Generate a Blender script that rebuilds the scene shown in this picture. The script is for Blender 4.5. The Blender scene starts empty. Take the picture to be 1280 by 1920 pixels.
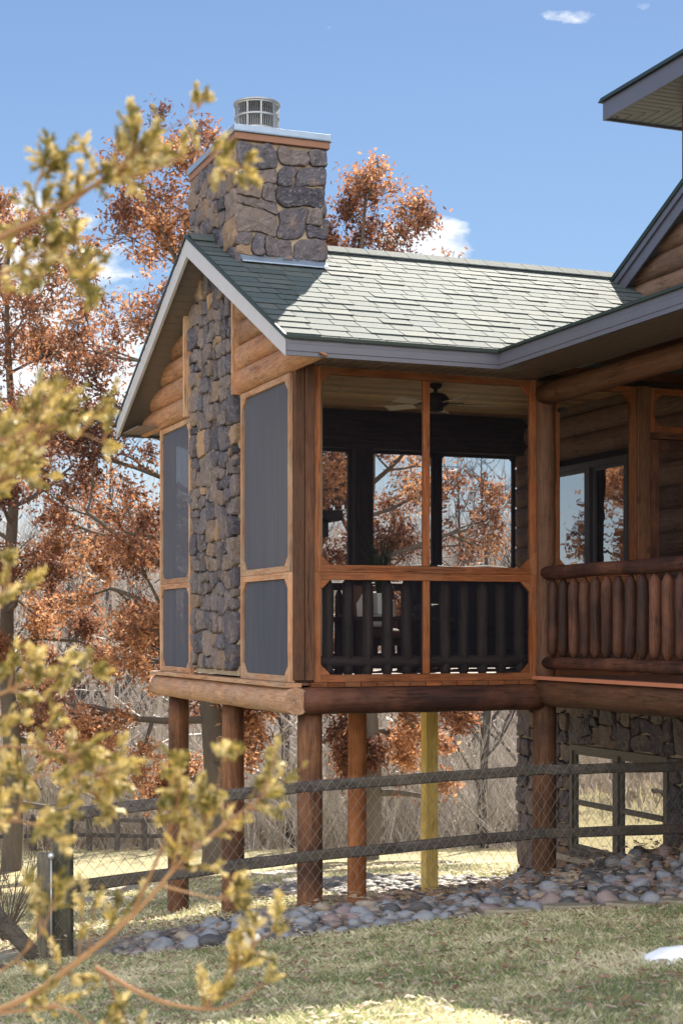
import bpy, math, random
import numpy as np
from mathutils import Vector, Matrix, noise as mnoise
R = math.radians
random.seed(7); rng = np.random.default_rng(7)
sc = bpy.context.scene
COL = sc.collection

# ------------------------------------------------------------------ camera
cam = bpy.data.cameras.new('camera'); camo = bpy.data.objects.new('camera', cam); COL.objects.link(camo)
camo.location = (0, 0, 0); camo.rotation_euler = (R(90), 0, 0)
cam.sensor_fit = 'VERTICAL'; cam.sensor_height = 36; cam.sensor_width = 24
cam.lens = 2977/1920*36; cam.shift_y = 221/1920
cam.clip_start = 0.05; cam.clip_end = 2000
cam.dof.use_dof = True; cam.dof.focus_distance = 16.0; cam.dof.aperture_fstop = 4.4
sc.camera = camo
sc.view_settings.view_transform = 'Standard'; sc.view_settings.look = 'None'
sc.view_settings.exposure = 1.72; sc.view_settings.gamma = 1

# ------------------------------------------------------------------ light
SUN_AZ, SUN_EL = 10.0, 39.0          # degrees right of straight ahead, above the horizon
sun = bpy.data.lights.new('sun', 'SUN'); suno = bpy.data.objects.new('sun', sun); COL.objects.link(suno)
sun.energy = 4.8; sun.angle = R(0.5); sun.color = (1, .93, .80)
sd = Vector((math.sin(R(SUN_AZ))*math.cos(R(SUN_EL)), math.cos(R(SUN_AZ))*math.cos(R(SUN_EL)), math.sin(R(SUN_EL))))
suno.rotation_euler = sd.to_track_quat('Z', 'Y').to_euler(); suno.location = (10, 40, 40)

# ------------------------------------------------------------------ node helper
class NT:
    def __init__(s, tree): s.t = tree; tree.nodes.clear()
    def n(s, typ, **kw):
        nd = s.t.nodes.new(typ)
        ins = kw.pop('ins', {})
        for k, v in kw.items(): setattr(nd, k, v)
        for k, v in ins.items():
            if isinstance(v, bpy.types.NodeSocket): s.t.links.new(v, nd.inputs[k])
            else: nd.inputs[k].default_value = v
        return nd
    def link(s, a, b): s.t.links.new(a, b)
    def ramp(s, fac, stops, interp='LINEAR'):
        r = s.n('ShaderNodeValToRGB', ins={'Fac': fac}); e = r.color_ramp.elements; r.color_ramp.interpolation = interp
        while len(e) < len(stops): e.new(.5)
        for i, (p, c) in enumerate(stops):
            e[i].position = p; e[i].color = (c[0], c[1], c[2], 1) if not isinstance(c, (int, float)) else (c, c, c, 1)
        return r.outputs['Color']
    def mix(s, fac, a, b, mode='MIX'):
        m = s.n('ShaderNodeMix', data_type='RGBA', blend_type=mode)
        for i, v in ((0, fac), (6, a), (7, b)):
            if isinstance(v, bpy.types.NodeSocket): s.link(v, m.inputs[i])
            else: m.inputs[i].default_value = v if i == 0 else (v[0], v[1], v[2], 1)
        return m.outputs[2]
    def math(s, op, a, b=None, c=None, clamp=False):
        m = s.n('ShaderNodeMath', operation=op, use_clamp=clamp)
        for i, v in enumerate((a, b, c)):
            if v is None: continue
            if isinstance(v, bpy.types.NodeSocket): s.link(v, m.inputs[i])
            else: m.inputs[i].default_value = v
        return m.outputs[0]
    def noise(s, vec, scale, detail=4, rough=.55, dist=0):
        return s.n('ShaderNodeTexNoise', ins={'Vector': vec, 'Scale': scale, 'Detail': detail, 'Roughness': rough, 'Distortion': dist}).outputs['Fac']
    def mapping(s, vec, scale=(1, 1, 1), rot=(0, 0, 0), loc=(0, 0, 0)):
        return s.n('ShaderNodeMapping', ins={'Vector': vec, 'Scale': scale, 'Rotation': rot, 'Location': loc}).outputs[0]

# ------------------------------------------------------------------ world: daylight sky with broken cloud
w = bpy.data.worlds.new('World'); sc.world = w; w.use_nodes = True
k = NT(w.node_tree)
tc = k.n('ShaderNodeTexCoord').outputs['Generated']
sky = k.n('ShaderNodeTexSky', sky_type='NISHITA', sun_disc=False, sun_elevation=R(SUN_EL), sun_rotation=R(SUN_AZ), air_density=1.0, dust_density=.3, ozone_density=3.0, altitude=300)
sep = k.n('ShaderNodeSeparateXYZ', ins={0: tc})
X_, Y_, Z_ = sep.outputs
# clouds live on a flat layer overhead: project the ray direction onto it
zc = k.math('ADD', k.math('MAXIMUM', Z_, 0), .12)
cv = k.n('ShaderNodeCombineXYZ', ins={0: k.math('DIVIDE', X_, zc), 1: k.math('DIVIDE', Y_, zc), 2: 0}).outputs[0]
cn = k.noise(k.mapping(cv, (1, 1, 1), loc=(2.3, .4, 0)), 1.1, 8, .58, .3)
# cloud banks: low ones ahead-left, unseen bright ones behind the viewer, added as fill for the facades
def blob(cx, cz, rx, rz, s):
    ax = k.math('DIVIDE', X_, k.math('MAXIMUM', Y_, .05))
    az = k.math('DIVIDE', Z_, k.math('MAXIMUM', Y_, .05))
    dx = k.math('DIVIDE', k.math('SUBTRACT', ax, cx), rx); dz = k.math('DIVIDE', k.math('SUBTRACT', az, cz), rz)
    d2 = k.math('ADD', k.math('MULTIPLY', dx, dx), k.math('MULTIPLY', dz, dz))
    return k.math('MULTIPLY', k.math('SUBTRACT', 1, d2, clamp=True), s)
cl = None
for b in ((-.27, .215, .17, .085, 1.0), (-.17, .17, .12, .05, .8), (.052, .242, .042, .024, 1.0), (.035, .222, .06, .02, .9), (.15, .387, .03, .008, .5), (.19, .393, .012, .005, .4), (-.33, .12, .2, .06, .8)):
    v = blob(*b); cl = v if cl is None else k.math('MAXIMUM', cl, v)
fn = k.noise(k.mapping(tc, (1, 1, 2.2)), 26, 8, .62, .2)
front = k.math('MULTIPLY', k.math('SUBTRACT', k.math('ADD', k.math('MULTIPLY', cl, .66), fn), .72), 4.5, clamp=True)
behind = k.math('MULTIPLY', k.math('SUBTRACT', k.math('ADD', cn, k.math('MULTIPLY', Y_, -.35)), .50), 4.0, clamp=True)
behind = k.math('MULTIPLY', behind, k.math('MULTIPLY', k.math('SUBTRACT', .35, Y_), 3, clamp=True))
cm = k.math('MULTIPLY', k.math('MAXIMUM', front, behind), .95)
hz = k.ramp(Z_, [(0.0, (1.0, 1.15, 1.28)), (.10, (.66, .90, 1.18)), (.22, (.36, .62, 1.08)), (.40, (.235, .43, .90)), (1.0, (.12, .28, .75))])
skyc = k.mix(.86, k.mix(1, sky.outputs[0], (.04, .04, .04), 'MULTIPLY'), k.mix(1, hz, (.272, .263, .243), 'MULTIPLY'))
cc = k.mix(fn, (.25, .27, .30), (.42, .42, .42))
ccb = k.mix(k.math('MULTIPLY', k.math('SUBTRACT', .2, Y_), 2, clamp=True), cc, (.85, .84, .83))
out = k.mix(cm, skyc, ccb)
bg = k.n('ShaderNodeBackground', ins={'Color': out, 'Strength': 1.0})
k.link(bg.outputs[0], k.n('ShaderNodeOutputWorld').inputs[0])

# ------------------------------------------------------------------ materials
MATS = {}
def newmat(name):
    m = bpy.data.materials.new(name); m.use_nodes = True
    k = NT(m.node_tree); MATS[name] = m
    return m, k
def finish(k, color, rough=.8, bump=None, bstr=.3, bdist=.01, metal=0, spec=.3, extra=None):
    ins = {'Base Color': color if isinstance(color, bpy.types.NodeSocket) else (*color, 1), 'Roughness': rough, 'Metallic': metal, 'Specular IOR Level': spec}
    if bump is not None:
        ins['Normal'] = k.n('ShaderNodeBump', ins={'Height': bump, 'Strength': bstr, 'Distance': bdist}).outputs[0]
    p = k.n('ShaderNodeBsdfPrincipled', ins=ins)
    o = k.n('ShaderNodeOutputMaterial')
    k.link(p.outputs[0], o.inputs[0])
    return p
def rnd(k): return k.n('ShaderNodeAttribute', attribute_name='rnd').outputs['Fac']
def oc(k): return k.n('ShaderNodeTexCoord').outputs['Object']
def wood(name, axis, c1, c2, c3=None, rough=.6, scale=1, peel=0, weather=0, knots=True):
    """axis: 0,1,2 = grain direction"""
    m, k = newmat(name); v = oc(k)
    sc3 = [14*scale]*3; sc3[axis] = 1.1*scale
    r = rnd(k)
    off = k.n('ShaderNodeVectorMath', operation='ADD', ins={0: v}); k.link(k.n('ShaderNodeCombineXYZ', ins={0: k.math('MULTIPLY', r, 7), 1: k.math('MULTIPLY', r, 3), 2: k.math('MULTIPLY', r, 5)}).outputs[0], off.inputs[1])
    v2 = off.outputs[0]
    g = k.noise(k.mapping(v2, sc3), 1.6, 7, .65, .8)
    g2 = k.noise(k.mapping(v2, [x*4 for x in sc3]), 1.5, 4, .6)
    b = k.noise(v2, 2.2, 5, .6)
    col = k.mix(k.ramp(g, [(.34, 0), (.66, 1)]), c1, c2)
    if c3: col = k.mix(k.ramp(b, [(.42, 0), (.62, 1)]), col, c3)
    col = k.mix(k.math('MULTIPLY', k.ramp(g2, [(.35, 1), (.5, 0)]), .45), col, [x*.35 for x in c1])
    sc5 = [46*scale]*3; sc5[axis] = 1.3*scale
    ck = k.noise(k.mapping(v2, sc5, loc=(3, 1, 7)), 1.0, 3, .5, .6)
    ckm = k.math('MULTIPLY', k.ramp(ck, [(.475, 0), (.5, 1), (.525, 0)]), k.ramp(k.noise(v2, 3.1, 3), [(.45, 0), (.6, .85)]))
    col = k.mix(ckm, col, [x*.18 for x in c1])
    col = k.mix(1, col, k.mix(k.noise(v2, 6.5, 5, .7), (.62, .60, .60), (1.25, 1.25, 1.25)), 'MULTIPLY')
    tone = k.math('ADD', .66, k.math('MULTIPLY', r, .6))
    col = k.mix(1, col, k.n('ShaderNodeCombineXYZ', ins={0: tone, 1: tone, 2: tone}).outputs[0], 'MULTIPLY')
    if knots:
        kn = k.n('ShaderNodeTexVoronoi', ins={'Vector': k.mapping(v2, [2.6 if i != axis else 1.5 for i in range(3)]), 'Scale': 1.3, 'Randomness': 1}).outputs['Distance']
        col = k.mix(k.math('MULTIPLY', k.ramp(kn, [(.03, 1), (.09, 0)]), .75), col, (.03, .014, .008))
    if peel:
        pv = k.noise(k.mapping(v2, [1 if i == axis else 2 for i in range(3)]), 9, 3, .5, 3.5)
        pm = k.ramp(pv, [(.485, 0), (.5, 1), (.515, 0)])
        col = k.mix(k.math('MULTIPLY', k.math('MULTIPLY', pm, k.ramp(b, [(.45, 0), (.55, 1)])), peel), col, (.62, .52, .42))
    if weather:
        col = k.mix(k.math('MULTIPLY', k.ramp(k.noise(v2, 5, 6, .7), [(.5, 0), (.72, 1)]), weather), col, (.36, .33, .28))
    h = k.math('SUBTRACT', k.math('ADD', g, k.math('MULTIPLY', g2, .6)), k.math('MULTIPLY', ckm, .8))
    finish(k, col, rough, h, .55, .008)
    return m
CED1, CED2 = (.17, .048, .014), (.31, .10, .03)
for i, a in enumerate('tsz'):
    wood('cedar_'+a, i, CED1, CED2, (.24, .095, .04), rough=.6, knots=False)
    wood('gable_trim_'+a, i, (.42, .20, .10), (.58, .32, .18), (.5, .34, .22), rough=.65, knots=False)
    wood('logwood_'+a, i, (.08, .034, .018), (.17, .073, .036), (.12, .058, .034), rough=.65)
    wood('redlog_'+a, i, (.026, .011, .009), (.070, .026, .018), (.125, .050, .028), rough=.65)
    wood('siding_'+a, i, (.25, .11, .052), (.42, .215, .115), (.31, .16, .085), rough=.6, peel=.8)
    wood('paleBeam_'+a, i, (.33, .17, .095), (.52, .31, .19), (.40, .24, .15), rough=.7, peel=.3, weather=.35)  # gable rim log: weathering and sky light both put into the pale colour
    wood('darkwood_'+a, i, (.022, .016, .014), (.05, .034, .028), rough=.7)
wood('post_z', 2, (.12, .052, .026), (.28, .125, .058), (.09, .04, .024), rough=.7)
wood('post_orange', 2, (.34, .12, .035), (.5, .2, .07), (.3, .1, .03), rough=.7)
wood('yellow_pine', 2, (.84, .56, .13), (.90, .66, .20), (.86, .62, .20), rough=.7, knots=True)
wood('brown_gable', 1, (.15, .085, .055), (.26, .155, .10), (.19, .12, .085), rough=.7, peel=.25)
wood('ceiling_wood', 0, (.50, .32, .17), (.66, .45, .26), rough=.5)
wood('fence_wood', 0, (.05, .040, .035), (.15, .13, .118), (.10, .085, .065), rough=.85, weather=.12)
wood('fence_post', 2, (.07, .06, .05), (.17, .145, .12), (.12, .115, .08), rough=.85, weather=.3)

def stone_mat(name, dark=1.0):
    m, k = newmat(name); v = oc(k); r = rnd(k)
    off = k.n('ShaderNodeVectorMath', operation='ADD', ins={0: v}); k.link(k.n('ShaderNodeCombineXYZ', ins={0: k.math('MULTIPLY', r, 9), 1: k.math('MULTIPLY', r, 4), 2: k.math('MULTIPLY', r, 6)}).outputs[0], off.inputs[1])
    v2 = off.outputs[0]
    base = k.ramp(r, [(0, (.035, .034, .045)), (.2, (.075, .068, .088)), (.4, (.125, .105, .112)), (.6, (.18, .138, .118)), (.76, (.085, .08, .10)), (.95, (.19, .13, .09)), (1, (.32, .20, .11))])
    n1 = k.noise(v2, 5, 6, .65); n2 = k.noise(v2, 26, 6, .7)
    col = k.mix(k.math('MULTIPLY', k.ramp(n1, [(.55, 0), (.70, 1)]), .5), base, (.30, .19, .12))
    col = k.mix(k.math('MULTIPLY', k.ramp(n1, [(.30, 1), (.44, 0)]), .7), col, (.035, .034, .045))
    col = k.mix(k.math('MULTIPLY', k.ramp(n2, [(.55, 0), (.72, 1)]), .5), col, (.38, .34, .36))
    ve = k.noise(k.mapping(v2, (1, 1, 1)), 6, 2, .5, 2.5)
    col = k.mix(k.math('MULTIPLY', k.ramp(ve, [(.49, 0), (.5, .7), (.51, 0)]), .5), col, (.5, .46, .46))
    if dark != 1: col = k.mix(1, col, (dark,)*3, 'MULTIPLY')
    finish(k, col, .7, k.math('ADD', n1, k.math('MULTIPLY', n2, .5)), .9, .03, spec=.35)
    return m
stone_mat('fieldstone'); stone_mat('basement_stone', 1.0)
m, k = newmat('mortar'); v = oc(k)
finish(k, k.mix(k.noise(v, 14, 5), (.34, .27, .185), (.50, .41, .30)), .95, k.noise(v, 60, 4), .8, .01)

# shingles
m, k = newmat('shingle'); v = oc(k); r = rnd(k)
base = k.ramp(r, [(0, (.042, .068, .076)), (.35, (.066, .090, .093)), (.7, (.092, .108, .103)), (1, (.054, .086, .096))])
gr = k.noise(v, 180, 3, .7); gl = k.noise(v, 3, 4)
col = k.mix(k.ramp(gr, [(.4, 0), (.65, 1)]), base, (.12, .128, .12)); col = k.mix(k.math('MULTIPLY', gl, .5), col, base)
finish(k, col, .85, gr, .5, .004, spec=.12)
def flat(name, c, rough=.6, metal=0, var=.12, ns=6, bump=0, spec=.3):
    m, k = newmat(name); v = oc(k)
    n = k.noise(v, ns, 5, .6)
    col = k.mix(n, [x*(1-var) for x in c], [min(1, x*(1+var)) for x in c])
    finish(k, col, rough, n if bump else None, bump or .1, .01, metal, spec)
    return m
flat('shingle_edge', (.03, .035, .035), .9)  # darkened butt faces: the shadow line under each course is in the colour
flat('fascia_grey', (.09, .09, .118), .35, spec=.5); flat('rake_skylit', (.42, .41, .43), .4, spec=.5)
flat('drip_green', (.02, .032, .028), .5); flat('soffit_brown', (.12, .098, .085), .3, spec=.6); flat('soffit_grey', (.12, .125, .135), .35, spec=.5)
flat('dark_gap', (.02, .016, .014), .8)
flat('bluish_metal', (.26, .33, .43), .4, metal=.5, var=.25); flat('steel', (.36, .37, .38), .4, metal=.6, var=.15)
flat('vent_dark', (.05, .05, .055), .5, metal=.5)
flat('window_grey', (.11, .10, .09), .45); flat('window_dark', (.06, .055, .055), .4)
flat('sill_tan', (.42, .36, .28), .7, bump=.3); flat('cap_board', (.24, .12, .08), .6)
flat('deck_floor', (.17, .08, .055), .6); flat('deck_edge', (.42, .16, .09), .6)
flat('charcoal', (.025, .022, .026), .8); flat('white_fabric', (.75, .72, .68), .8); flat('white_pot', (.8, .8, .78), .5)
flat('fan_dark', (.03, .022, .02), .4); flat('fan_blade', (.75, .68, .6), .4); flat('brown_fabric', (.10, .05, .035), .8)
flat('cream_metal', (.60, .52, .36), .5, var=.2); flat('knob_grey', (.55, .55, .56), .3, metal=.6)
flat('wire', (.24, .22, .19), .5, metal=.3); flat('snow', (.85, .87, .92), .6, bump=.6, ns=30); flat('black', (.01, .01, .01), .6)
flat('cut_wood', (.62, .5, .36), .8)
# insect screen: fine dark mesh, more open face-on than at a slant (as woven wire is)
for nm_, a_, b_, c_ in (('insect_screen', .15, .8, (.026, .026, .038, 1)), ('sun_screen', .22, 1.02, (.085, .09, .115, 1))):  # second, gable copy: slant density and sky sheen put into opacity and colour
    m, k = newmat(nm_)
    lw = k.n('ShaderNodeLayerWeight', ins={'Blend': .5}).outputs['Facing']
    ob = k.math('MULTIPLY', k.math('ADD', a_, k.math('MULTIPLY', k.math('POWER', lw, 1.3), b_)), 1, clamp=True)
    vv = oc(k)
    ob = k.math('MULTIPLY', ob, k.math('ADD', .9, k.math('MULTIPLY', k.noise(vv, 70, 3, .7), .2)), clamp=True)
    wv = k.noise(k.mapping(vv, (14, 14, .7)), 1.4, 3, .6); fm = k.noise(vv, 240, 1, .5)
    cv_ = k.mix(k.math('ADD', k.math('MULTIPLY', wv, .7), k.math('MULTIPLY', fm, .5), clamp=True), [q*.72 for q in c_[:3]], [q*1.35 for q in c_[:3]])
    df = k.n('ShaderNodeBsdfDiffuse', ins={'Color': cv_}); tr = k.n('ShaderNodeBsdfTransparent', ins={'Color': (1, 1, 1, 1)})
    mx = k.n('ShaderNodeMixShader', ins={0: ob, 1: tr.outputs[0], 2: df.outputs[0]})
    k.link(mx.outputs[0], k.n('ShaderNodeOutputMaterial').inputs[0])
# window glass: strong reflection over a dim room
m, k = newmat('window_glass'); v = oc(k)
gn = k.noise(v, 2.5, 2, .5)
nb = k.n('ShaderNodeBump', ins={'Height': gn, 'Strength': .03, 'Distance': .05}).outputs[0]
gl = k.n('ShaderNodeBsdfGlossy', ins={'Color': (.85, .85, .86, 1), 'Roughness': .015, 'Normal': nb}); dk = k.n('ShaderNodeBsdfDiffuse', ins={'Color': (.03, .025, .02, 1)})
mx = k.n('ShaderNodeMixShader', ins={0: .75, 1: dk.outputs[0], 2: gl.outputs[0]}); k.link(mx.outputs[0], k.n('ShaderNodeOutputMaterial').inputs[0])

def leafmat(name, stops, trans=.45, rough=.6):
    m, k = newmat(name); r = rnd(k)
    c = k.ramp(r, stops)
    d = k.n('ShaderNodeBsdfPrincipled', ins={'Base Color': c, 'Roughness': rough, 'Specular IOR Level': .3})
    t = k.n('ShaderNodeBsdfTranslucent', ins={'Color': c})
    mx = k.n('ShaderNodeMixShader', ins={0: trans, 1: d.outputs[0], 2: t.outputs[0]}); k.link(mx.outputs[0], k.n('ShaderNodeOutputMaterial').inputs[0])
leafmat('oak_leaf', [(0, (.11, .048, .035)), (.4, (.24, .105, .06)), (.75, (.40, .19, .09)), (1, (.60, .33, .18))], .5)
leafmat('juniper_leaf', [(0, (.11, .115, .035)), (.3, (.33, .29, .085)), (.6, (.72, .60, .25)), (1, (.95, .89, .68))], .55, .4)  # cream end of the ramp paints sunlit highlights into the foliage
leafmat('grass_blade', [(0, (.15, .21, .075)), (.3, (.30, .35, .15)), (.52, (.54, .50, .30)), (1, (.82, .75, .54))], .3)
leafmat('dead_leaf', [(0, (.16, .075, .045)), (.5, (.36, .21, .12)), (1, (.62, .5, .38))], .2)
leafmat('room_grass', [(0, (.02, .05, .015)), (1, (.06, .10, .03))], .3)
def bark(name, c1, c2, rough=.9, spec=.3):
    m, k = newmat(name); v = oc(k)
    n = k.noise(k.mapping(v, (6, 6, 1.5)), 3, 6, .7)
    finish(k, k.mix(k.math('ADD', k.math('MULTIPLY', n, .6), k.math('MULTIPLY', k.math('SUBTRACT', rnd(k), .3), .8), clamp=True), c1, c2), rough, n, .7, .02, spec=spec)
bark('oak_bark', (.045, .036, .03), (.19, .16, .135)); bark('bare_bark', (.09, .07, .06), (.78, .68, .60), .5, .7); bark('twig_pale', (.16, .125, .10), (.92, .83, .74), .45, .8)
bark('birch_bark', (.35, .33, .30), (.75, .73, .70)); bark('juniper_bark', (.20, .10, .045), (.42, .25, .13)); bark('grey_bark', (.03, .026, .025), (.12, .105, .10))

# ground
m, k = newmat('ground'); v = oc(k)
n1 = k.noise(v, .7, 6, .6); n2 = k.noise(v, 5, 6, .65); n3 = k.noise(v, 45, 4, .7)
col = k.mix(k.ramp(n2, [(.35, 0), (.62, 1)]), (.26, .25, .14), (.56, .50, .37))
col = k.mix(k.math('MULTIPLY', k.ramp(n1, [(.45, 0), (.62, 1)]), .6), col, (.42, .37, .23))
col = k.mix(k.math('MULTIPLY', k.ramp(k.noise(v, 16, 5, .7, .6), [(.5, 0), (.6, 1)]), .6), col, (.13, .10, .065))
col = k.mix(k.math('MULTIPLY', k.ramp(n3, [(.52, 0), (.7, 1)]), .5), col, (.40, .33, .22))
sp = k.n('ShaderNodeSeparateXYZ', ins={0: v})
far = k.math('MULTIPLY', k.math('SUBTRACT', sp.outputs[1], 12.5), .4, clamp=True)
col = k.mix(k.math('MULTIPLY', far, .8), col, k.mix(n2, (.34, .29, .13), (.52, .44, .24)))
wd = k.math('MULTIPLY', k.math('SUBTRACT', sp.outputs[1], 38), .2, clamp=True)
col = k.mix(wd, col, k.mix(n2, (.24, .17, .11), (.46, .36, .26)))
finish(k, col, .95, k.math('ADD', n2, n3), .8, .05)
m, k = newmat('dirt'); v = oc(k); n2 = k.noise(v, 9, 6, .7)
finish(k, k.mix(n2, (.12, .075, .05), (.36, .27, .20)), .95, n2, 1, .04)
for nm, c1, c2 in (('rock_blue', (.11, .12, .14), (.30, .31, .335)), ('rock_mauve', (.16, .115, .11), (.31, .24, .23)), ('rock_tan', (.22, .17, .12), (.40, .34, .27)), ('rock_dark', (.035, .035, .04), (.10, .10, .105)), ('slab_stone', (.22, .19, .13), (.36, .31, .22)), ('edging', (.15, .13, .1), (.3, .26, .18))):
    m, k = newmat(nm); v = oc(k)
    oi = k.n('ShaderNodeObjectInfo').outputs['Random']
    n1 = k.noise(v, 6, 5, .6); n2 = k.noise(v, 50, 4, .7)
    cc_ = k.mix(n1, c1, c2); cc_ = k.mix(k.math('MULTIPLY', oi, .35), cc_, c2)
    cc_ = k.mix(k.math('MULTIPLY', k.ramp(n2, [(.55, 0), (.7, 1)]), .35), cc_, (.55, .52, .5))
    finish(k, cc_, .65, n2, .3, .01, spec=.4)

# ------------------------------------------------------------------ mesh builder
class MB:
    def __init__(s): s.v = []; s.f = []; s.r = []; s.m = []; s.sm = []; s.mi = 0; s.smooth = False; s.rv = None
    def add(s, vs, fs, r=None, smooth=None):
        b = len(s.v); s.v.extend(vs)
        r = random.random() if r is None else r
        if s.rv is not None: r = s.rv
        smooth = s.smooth if smooth is None else smooth
        for f in fs: s.f.append([i+b for i in f]); s.r.append(r); s.m.append(s.mi); s.sm.append(smooth)
    def box(s, x0, x1, y0, y1, z0, z1, r=None):
        vs = [(x, y, z) for z in (z0, z1) for y in (y0, y1) for x in (x0, x1)]
        s.add(vs, [(0, 2, 3, 1), (4, 5, 7, 6), (0, 1, 5, 4), (2, 6, 7, 3), (0, 4, 6, 2), (1, 3, 7, 5)], r, False)
    def hexa(s, p, r=None):   # 8 points: bottom 4 ccw, top 4 ccw
        s.add(p, [(3, 2, 1, 0), (4, 5, 6, 7), (0, 1, 5, 4), (1, 2, 6, 5), (2, 3, 7, 6), (3, 0, 4, 7)], r, False)
    def prism(s, poly, d0, d1, fn, r=None):
        """extrude 2-D polygon between depths d0, d1; fn(u,v,d)->xyz"""
        n = len(poly); vs = [fn(u, v, d0) for u, v in poly]+[fn(u, v, d1) for u, v in poly]
        s.add(vs, [list(range(n))[::-1], list(range(n, 2*n))]+[(i, (i+1) % n, n+(i+1) % n, n+i) for i in range(n)], r, False)
    def tube(s, pts, rad, sides=8, r=None, cap=True, smooth=True, wob=0, squash=None):
        pts = [Vector(p) for p in pts]; n = len(pts)
        if not hasattr(rad, '__len__'): rad = [rad]*n
        up = None; vs = []
        for i, p in enumerate(pts):
            d = (pts[min(i+1, n-1)]-pts[max(i-1, 0)])
            if d.length < 1e-9: d = Vector((0, 0, 1))
            d.normalize()
            if up is None: up = Vector((0, 0, 1)) if abs(d.z) < .9 else Vector((1, 0, 0))
            a = d.cross(up)
            if a.length < 1e-6: a = d.cross(Vector((0, 1, 0)))
            a.normalize(); b = a.cross(d); up = b if abs(d.z) > .5 or n > 2 else up
            for j in range(sides):
                t = 2*math.pi*j/sides; rr = rad[i]*(1+(random.uniform(-wob, wob) if wob else 0))
                q = p+a*(math.cos(t)*rr)+b*(math.sin(t)*rr); vs.append(tuple(q))
        fs = [(i*sides+j, i*sides+(j+1) % sides, (i+1)*sides+(j+1) % sides, (i+1)*sides+j) for i in range(n-1) for j in range(sides)]
        bsm = len(fs)
        s.add(vs, fs, r, smooth)
        if cap:
            rr = s.r[-1]; b0 = len(s.v)-len(vs)
            s.f.append([b0+j for j in range(sides)][::-1]); s.f.append([b0+(n-1)*sides+j for j in range(sides)])
            s.r += [rr, rr]; s.m += [s.mi]*2; s.sm += [False]*2
    def lathe(s, prof, c=(0, 0, 0), sides=20, r=None):
        vs = []; n = len(prof)
        for (rr, z) in prof:
            for j in range(sides):
                t = 2*math.pi*j/sides; vs.append((c[0]+rr*math.cos(t), c[1]+rr*math.sin(t), c[2]+z))
        fs = [(i*sides+j, i*sides+(j+1) % sides, (i+1)*sides+(j+1) % sides, (i+1)*sides+j) for i in range(n-1) for j in range(sides)]
        fs += [list(range(sides))[::-1], [(n-1)*sides+j for j in range(sides)]]
        s.add(vs, fs, r, True)
    def build(s, name, mats, parent=None, loc=None, bevel=0):
        me = bpy.data.meshes.new(name); me.from_pydata(s.v, [], s.f)
        if not isinstance(mats, (list, tuple)): mats = [mats]
        for q in mats: me.materials.append(MATS[q] if isinstance(q, str) else q)
        a = me.attributes.new('rnd', 'FLOAT', 'FACE'); a.data.foreach_set('value', s.r)
        me.polygons.foreach_set('material_index', s.m); me.polygons.foreach_set('use_smooth', s.sm)
        me.update()
        o = bpy.data.objects.new(name, me); COL.objects.link(o)
        if parent is not None: o.parent = parent
        if loc is not None: o.location = loc
        if bevel:
            bv = o.modifiers.new('bevel', 'BEVEL'); bv.width = bevel; bv.segments = 2; bv.limit_method = 'ANGLE'; bv.angle_limit = R(50)
        return o
def bulk(name, V, F, r, mat, parent=None, smooth=False):
    """numpy mesh: V (n,3), F (m,k) same-size faces"""
    me = bpy.data.meshes.new(name); kk = F.shape[1]
    me.vertices.add(len(V)); me.vertices.foreach_set('co', V.astype(np.float32).ravel())
    me.loops.add(F.size); me.loops.foreach_set('vertex_index', F.astype(np.int32).ravel())
    me.polygons.add(len(F)); me.polygons.foreach_set('loop_start', np.arange(0, F.size, kk, dtype=np.int32))
    me.polygons.foreach_set('use_smooth', np.full(len(F), smooth))
    me.update(calc_edges=True); me.materials.append(MATS[mat])
    a = me.attributes.new('rnd', 'FLOAT', 'FACE'); a.data.foreach_set('value', np.asarray(r, dtype=np.float32))
    o = bpy.data.objects.new(name, me); COL.objects.link(o)
    if parent is not None: o.parent = parent
    return o
def tag(o, label=None, cat=None, group=None, kind=None):
    if label: o['label'] = label
    if cat: o['category'] = cat
    if group: o['group'] = group
    if kind: o['kind'] = kind
    return o
def empty(name, loc=(0, 0, 0), rz=0):
    o = bpy.data.objects.new(name, None); COL.objects.link(o); o.location = loc; o.rotation_euler = (0, 0, rz); o.empty_display_size = .2
    return o

# ------------------------------------------------------------------ ground
def gz(x, y):
    bx = .115*(x+.37) if x < -.37 else .06*(x+.37)
    bx = max(min(bx, .35), -.9)
    if y < 11.5: z = -2.255+.13*1.0+.08*(11.5-y)
    elif y < 18: z = -2.255-.13*(y-12.5)
    elif y < 45: z = -2.97-.115*(y-18)
    elif y < 75: z = -6.075-.02*(y-45)
    else: z = -6.675+ (y-75)*.02
    if y < 0: z = -2.125+.92+.0*y
    if y > 18: bx *= max(0, 1-(y-18)/20)
    if y < 8: bx *= max(.3, 1-(8-y)/8)
    return z+bx+.03*mnoise.noise(Vector((x*.5, y*.5, 0)))
def spaced(a, b, segs):
    return list(np.linspace(a, b, segs))
xs = spaced(-250, -14, 20)+spaced(-12, 12, 97)+spaced(14, 250, 20)
ys = spaced(-40, 3, 12)+spaced(4, 20, 81)+spaced(21, 60, 27)+spaced(65, 500, 25)
g = MB(); g.v = [(x, y, gz(x, y)) for y in ys for x in xs]
nx = len(xs); g.f = [[j*nx+i, j*nx+i+1, (j+1)*nx+i+1, (j+1)*nx+i] for j in range(len(ys)-1) for i in range(nx-1)]
g.r = [.5]*len(g.f); g.m = [0]*len(g.f); g.sm = [True]*len(g.f)
tag(g.build('ground', 'ground'), kind='structure')

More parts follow.
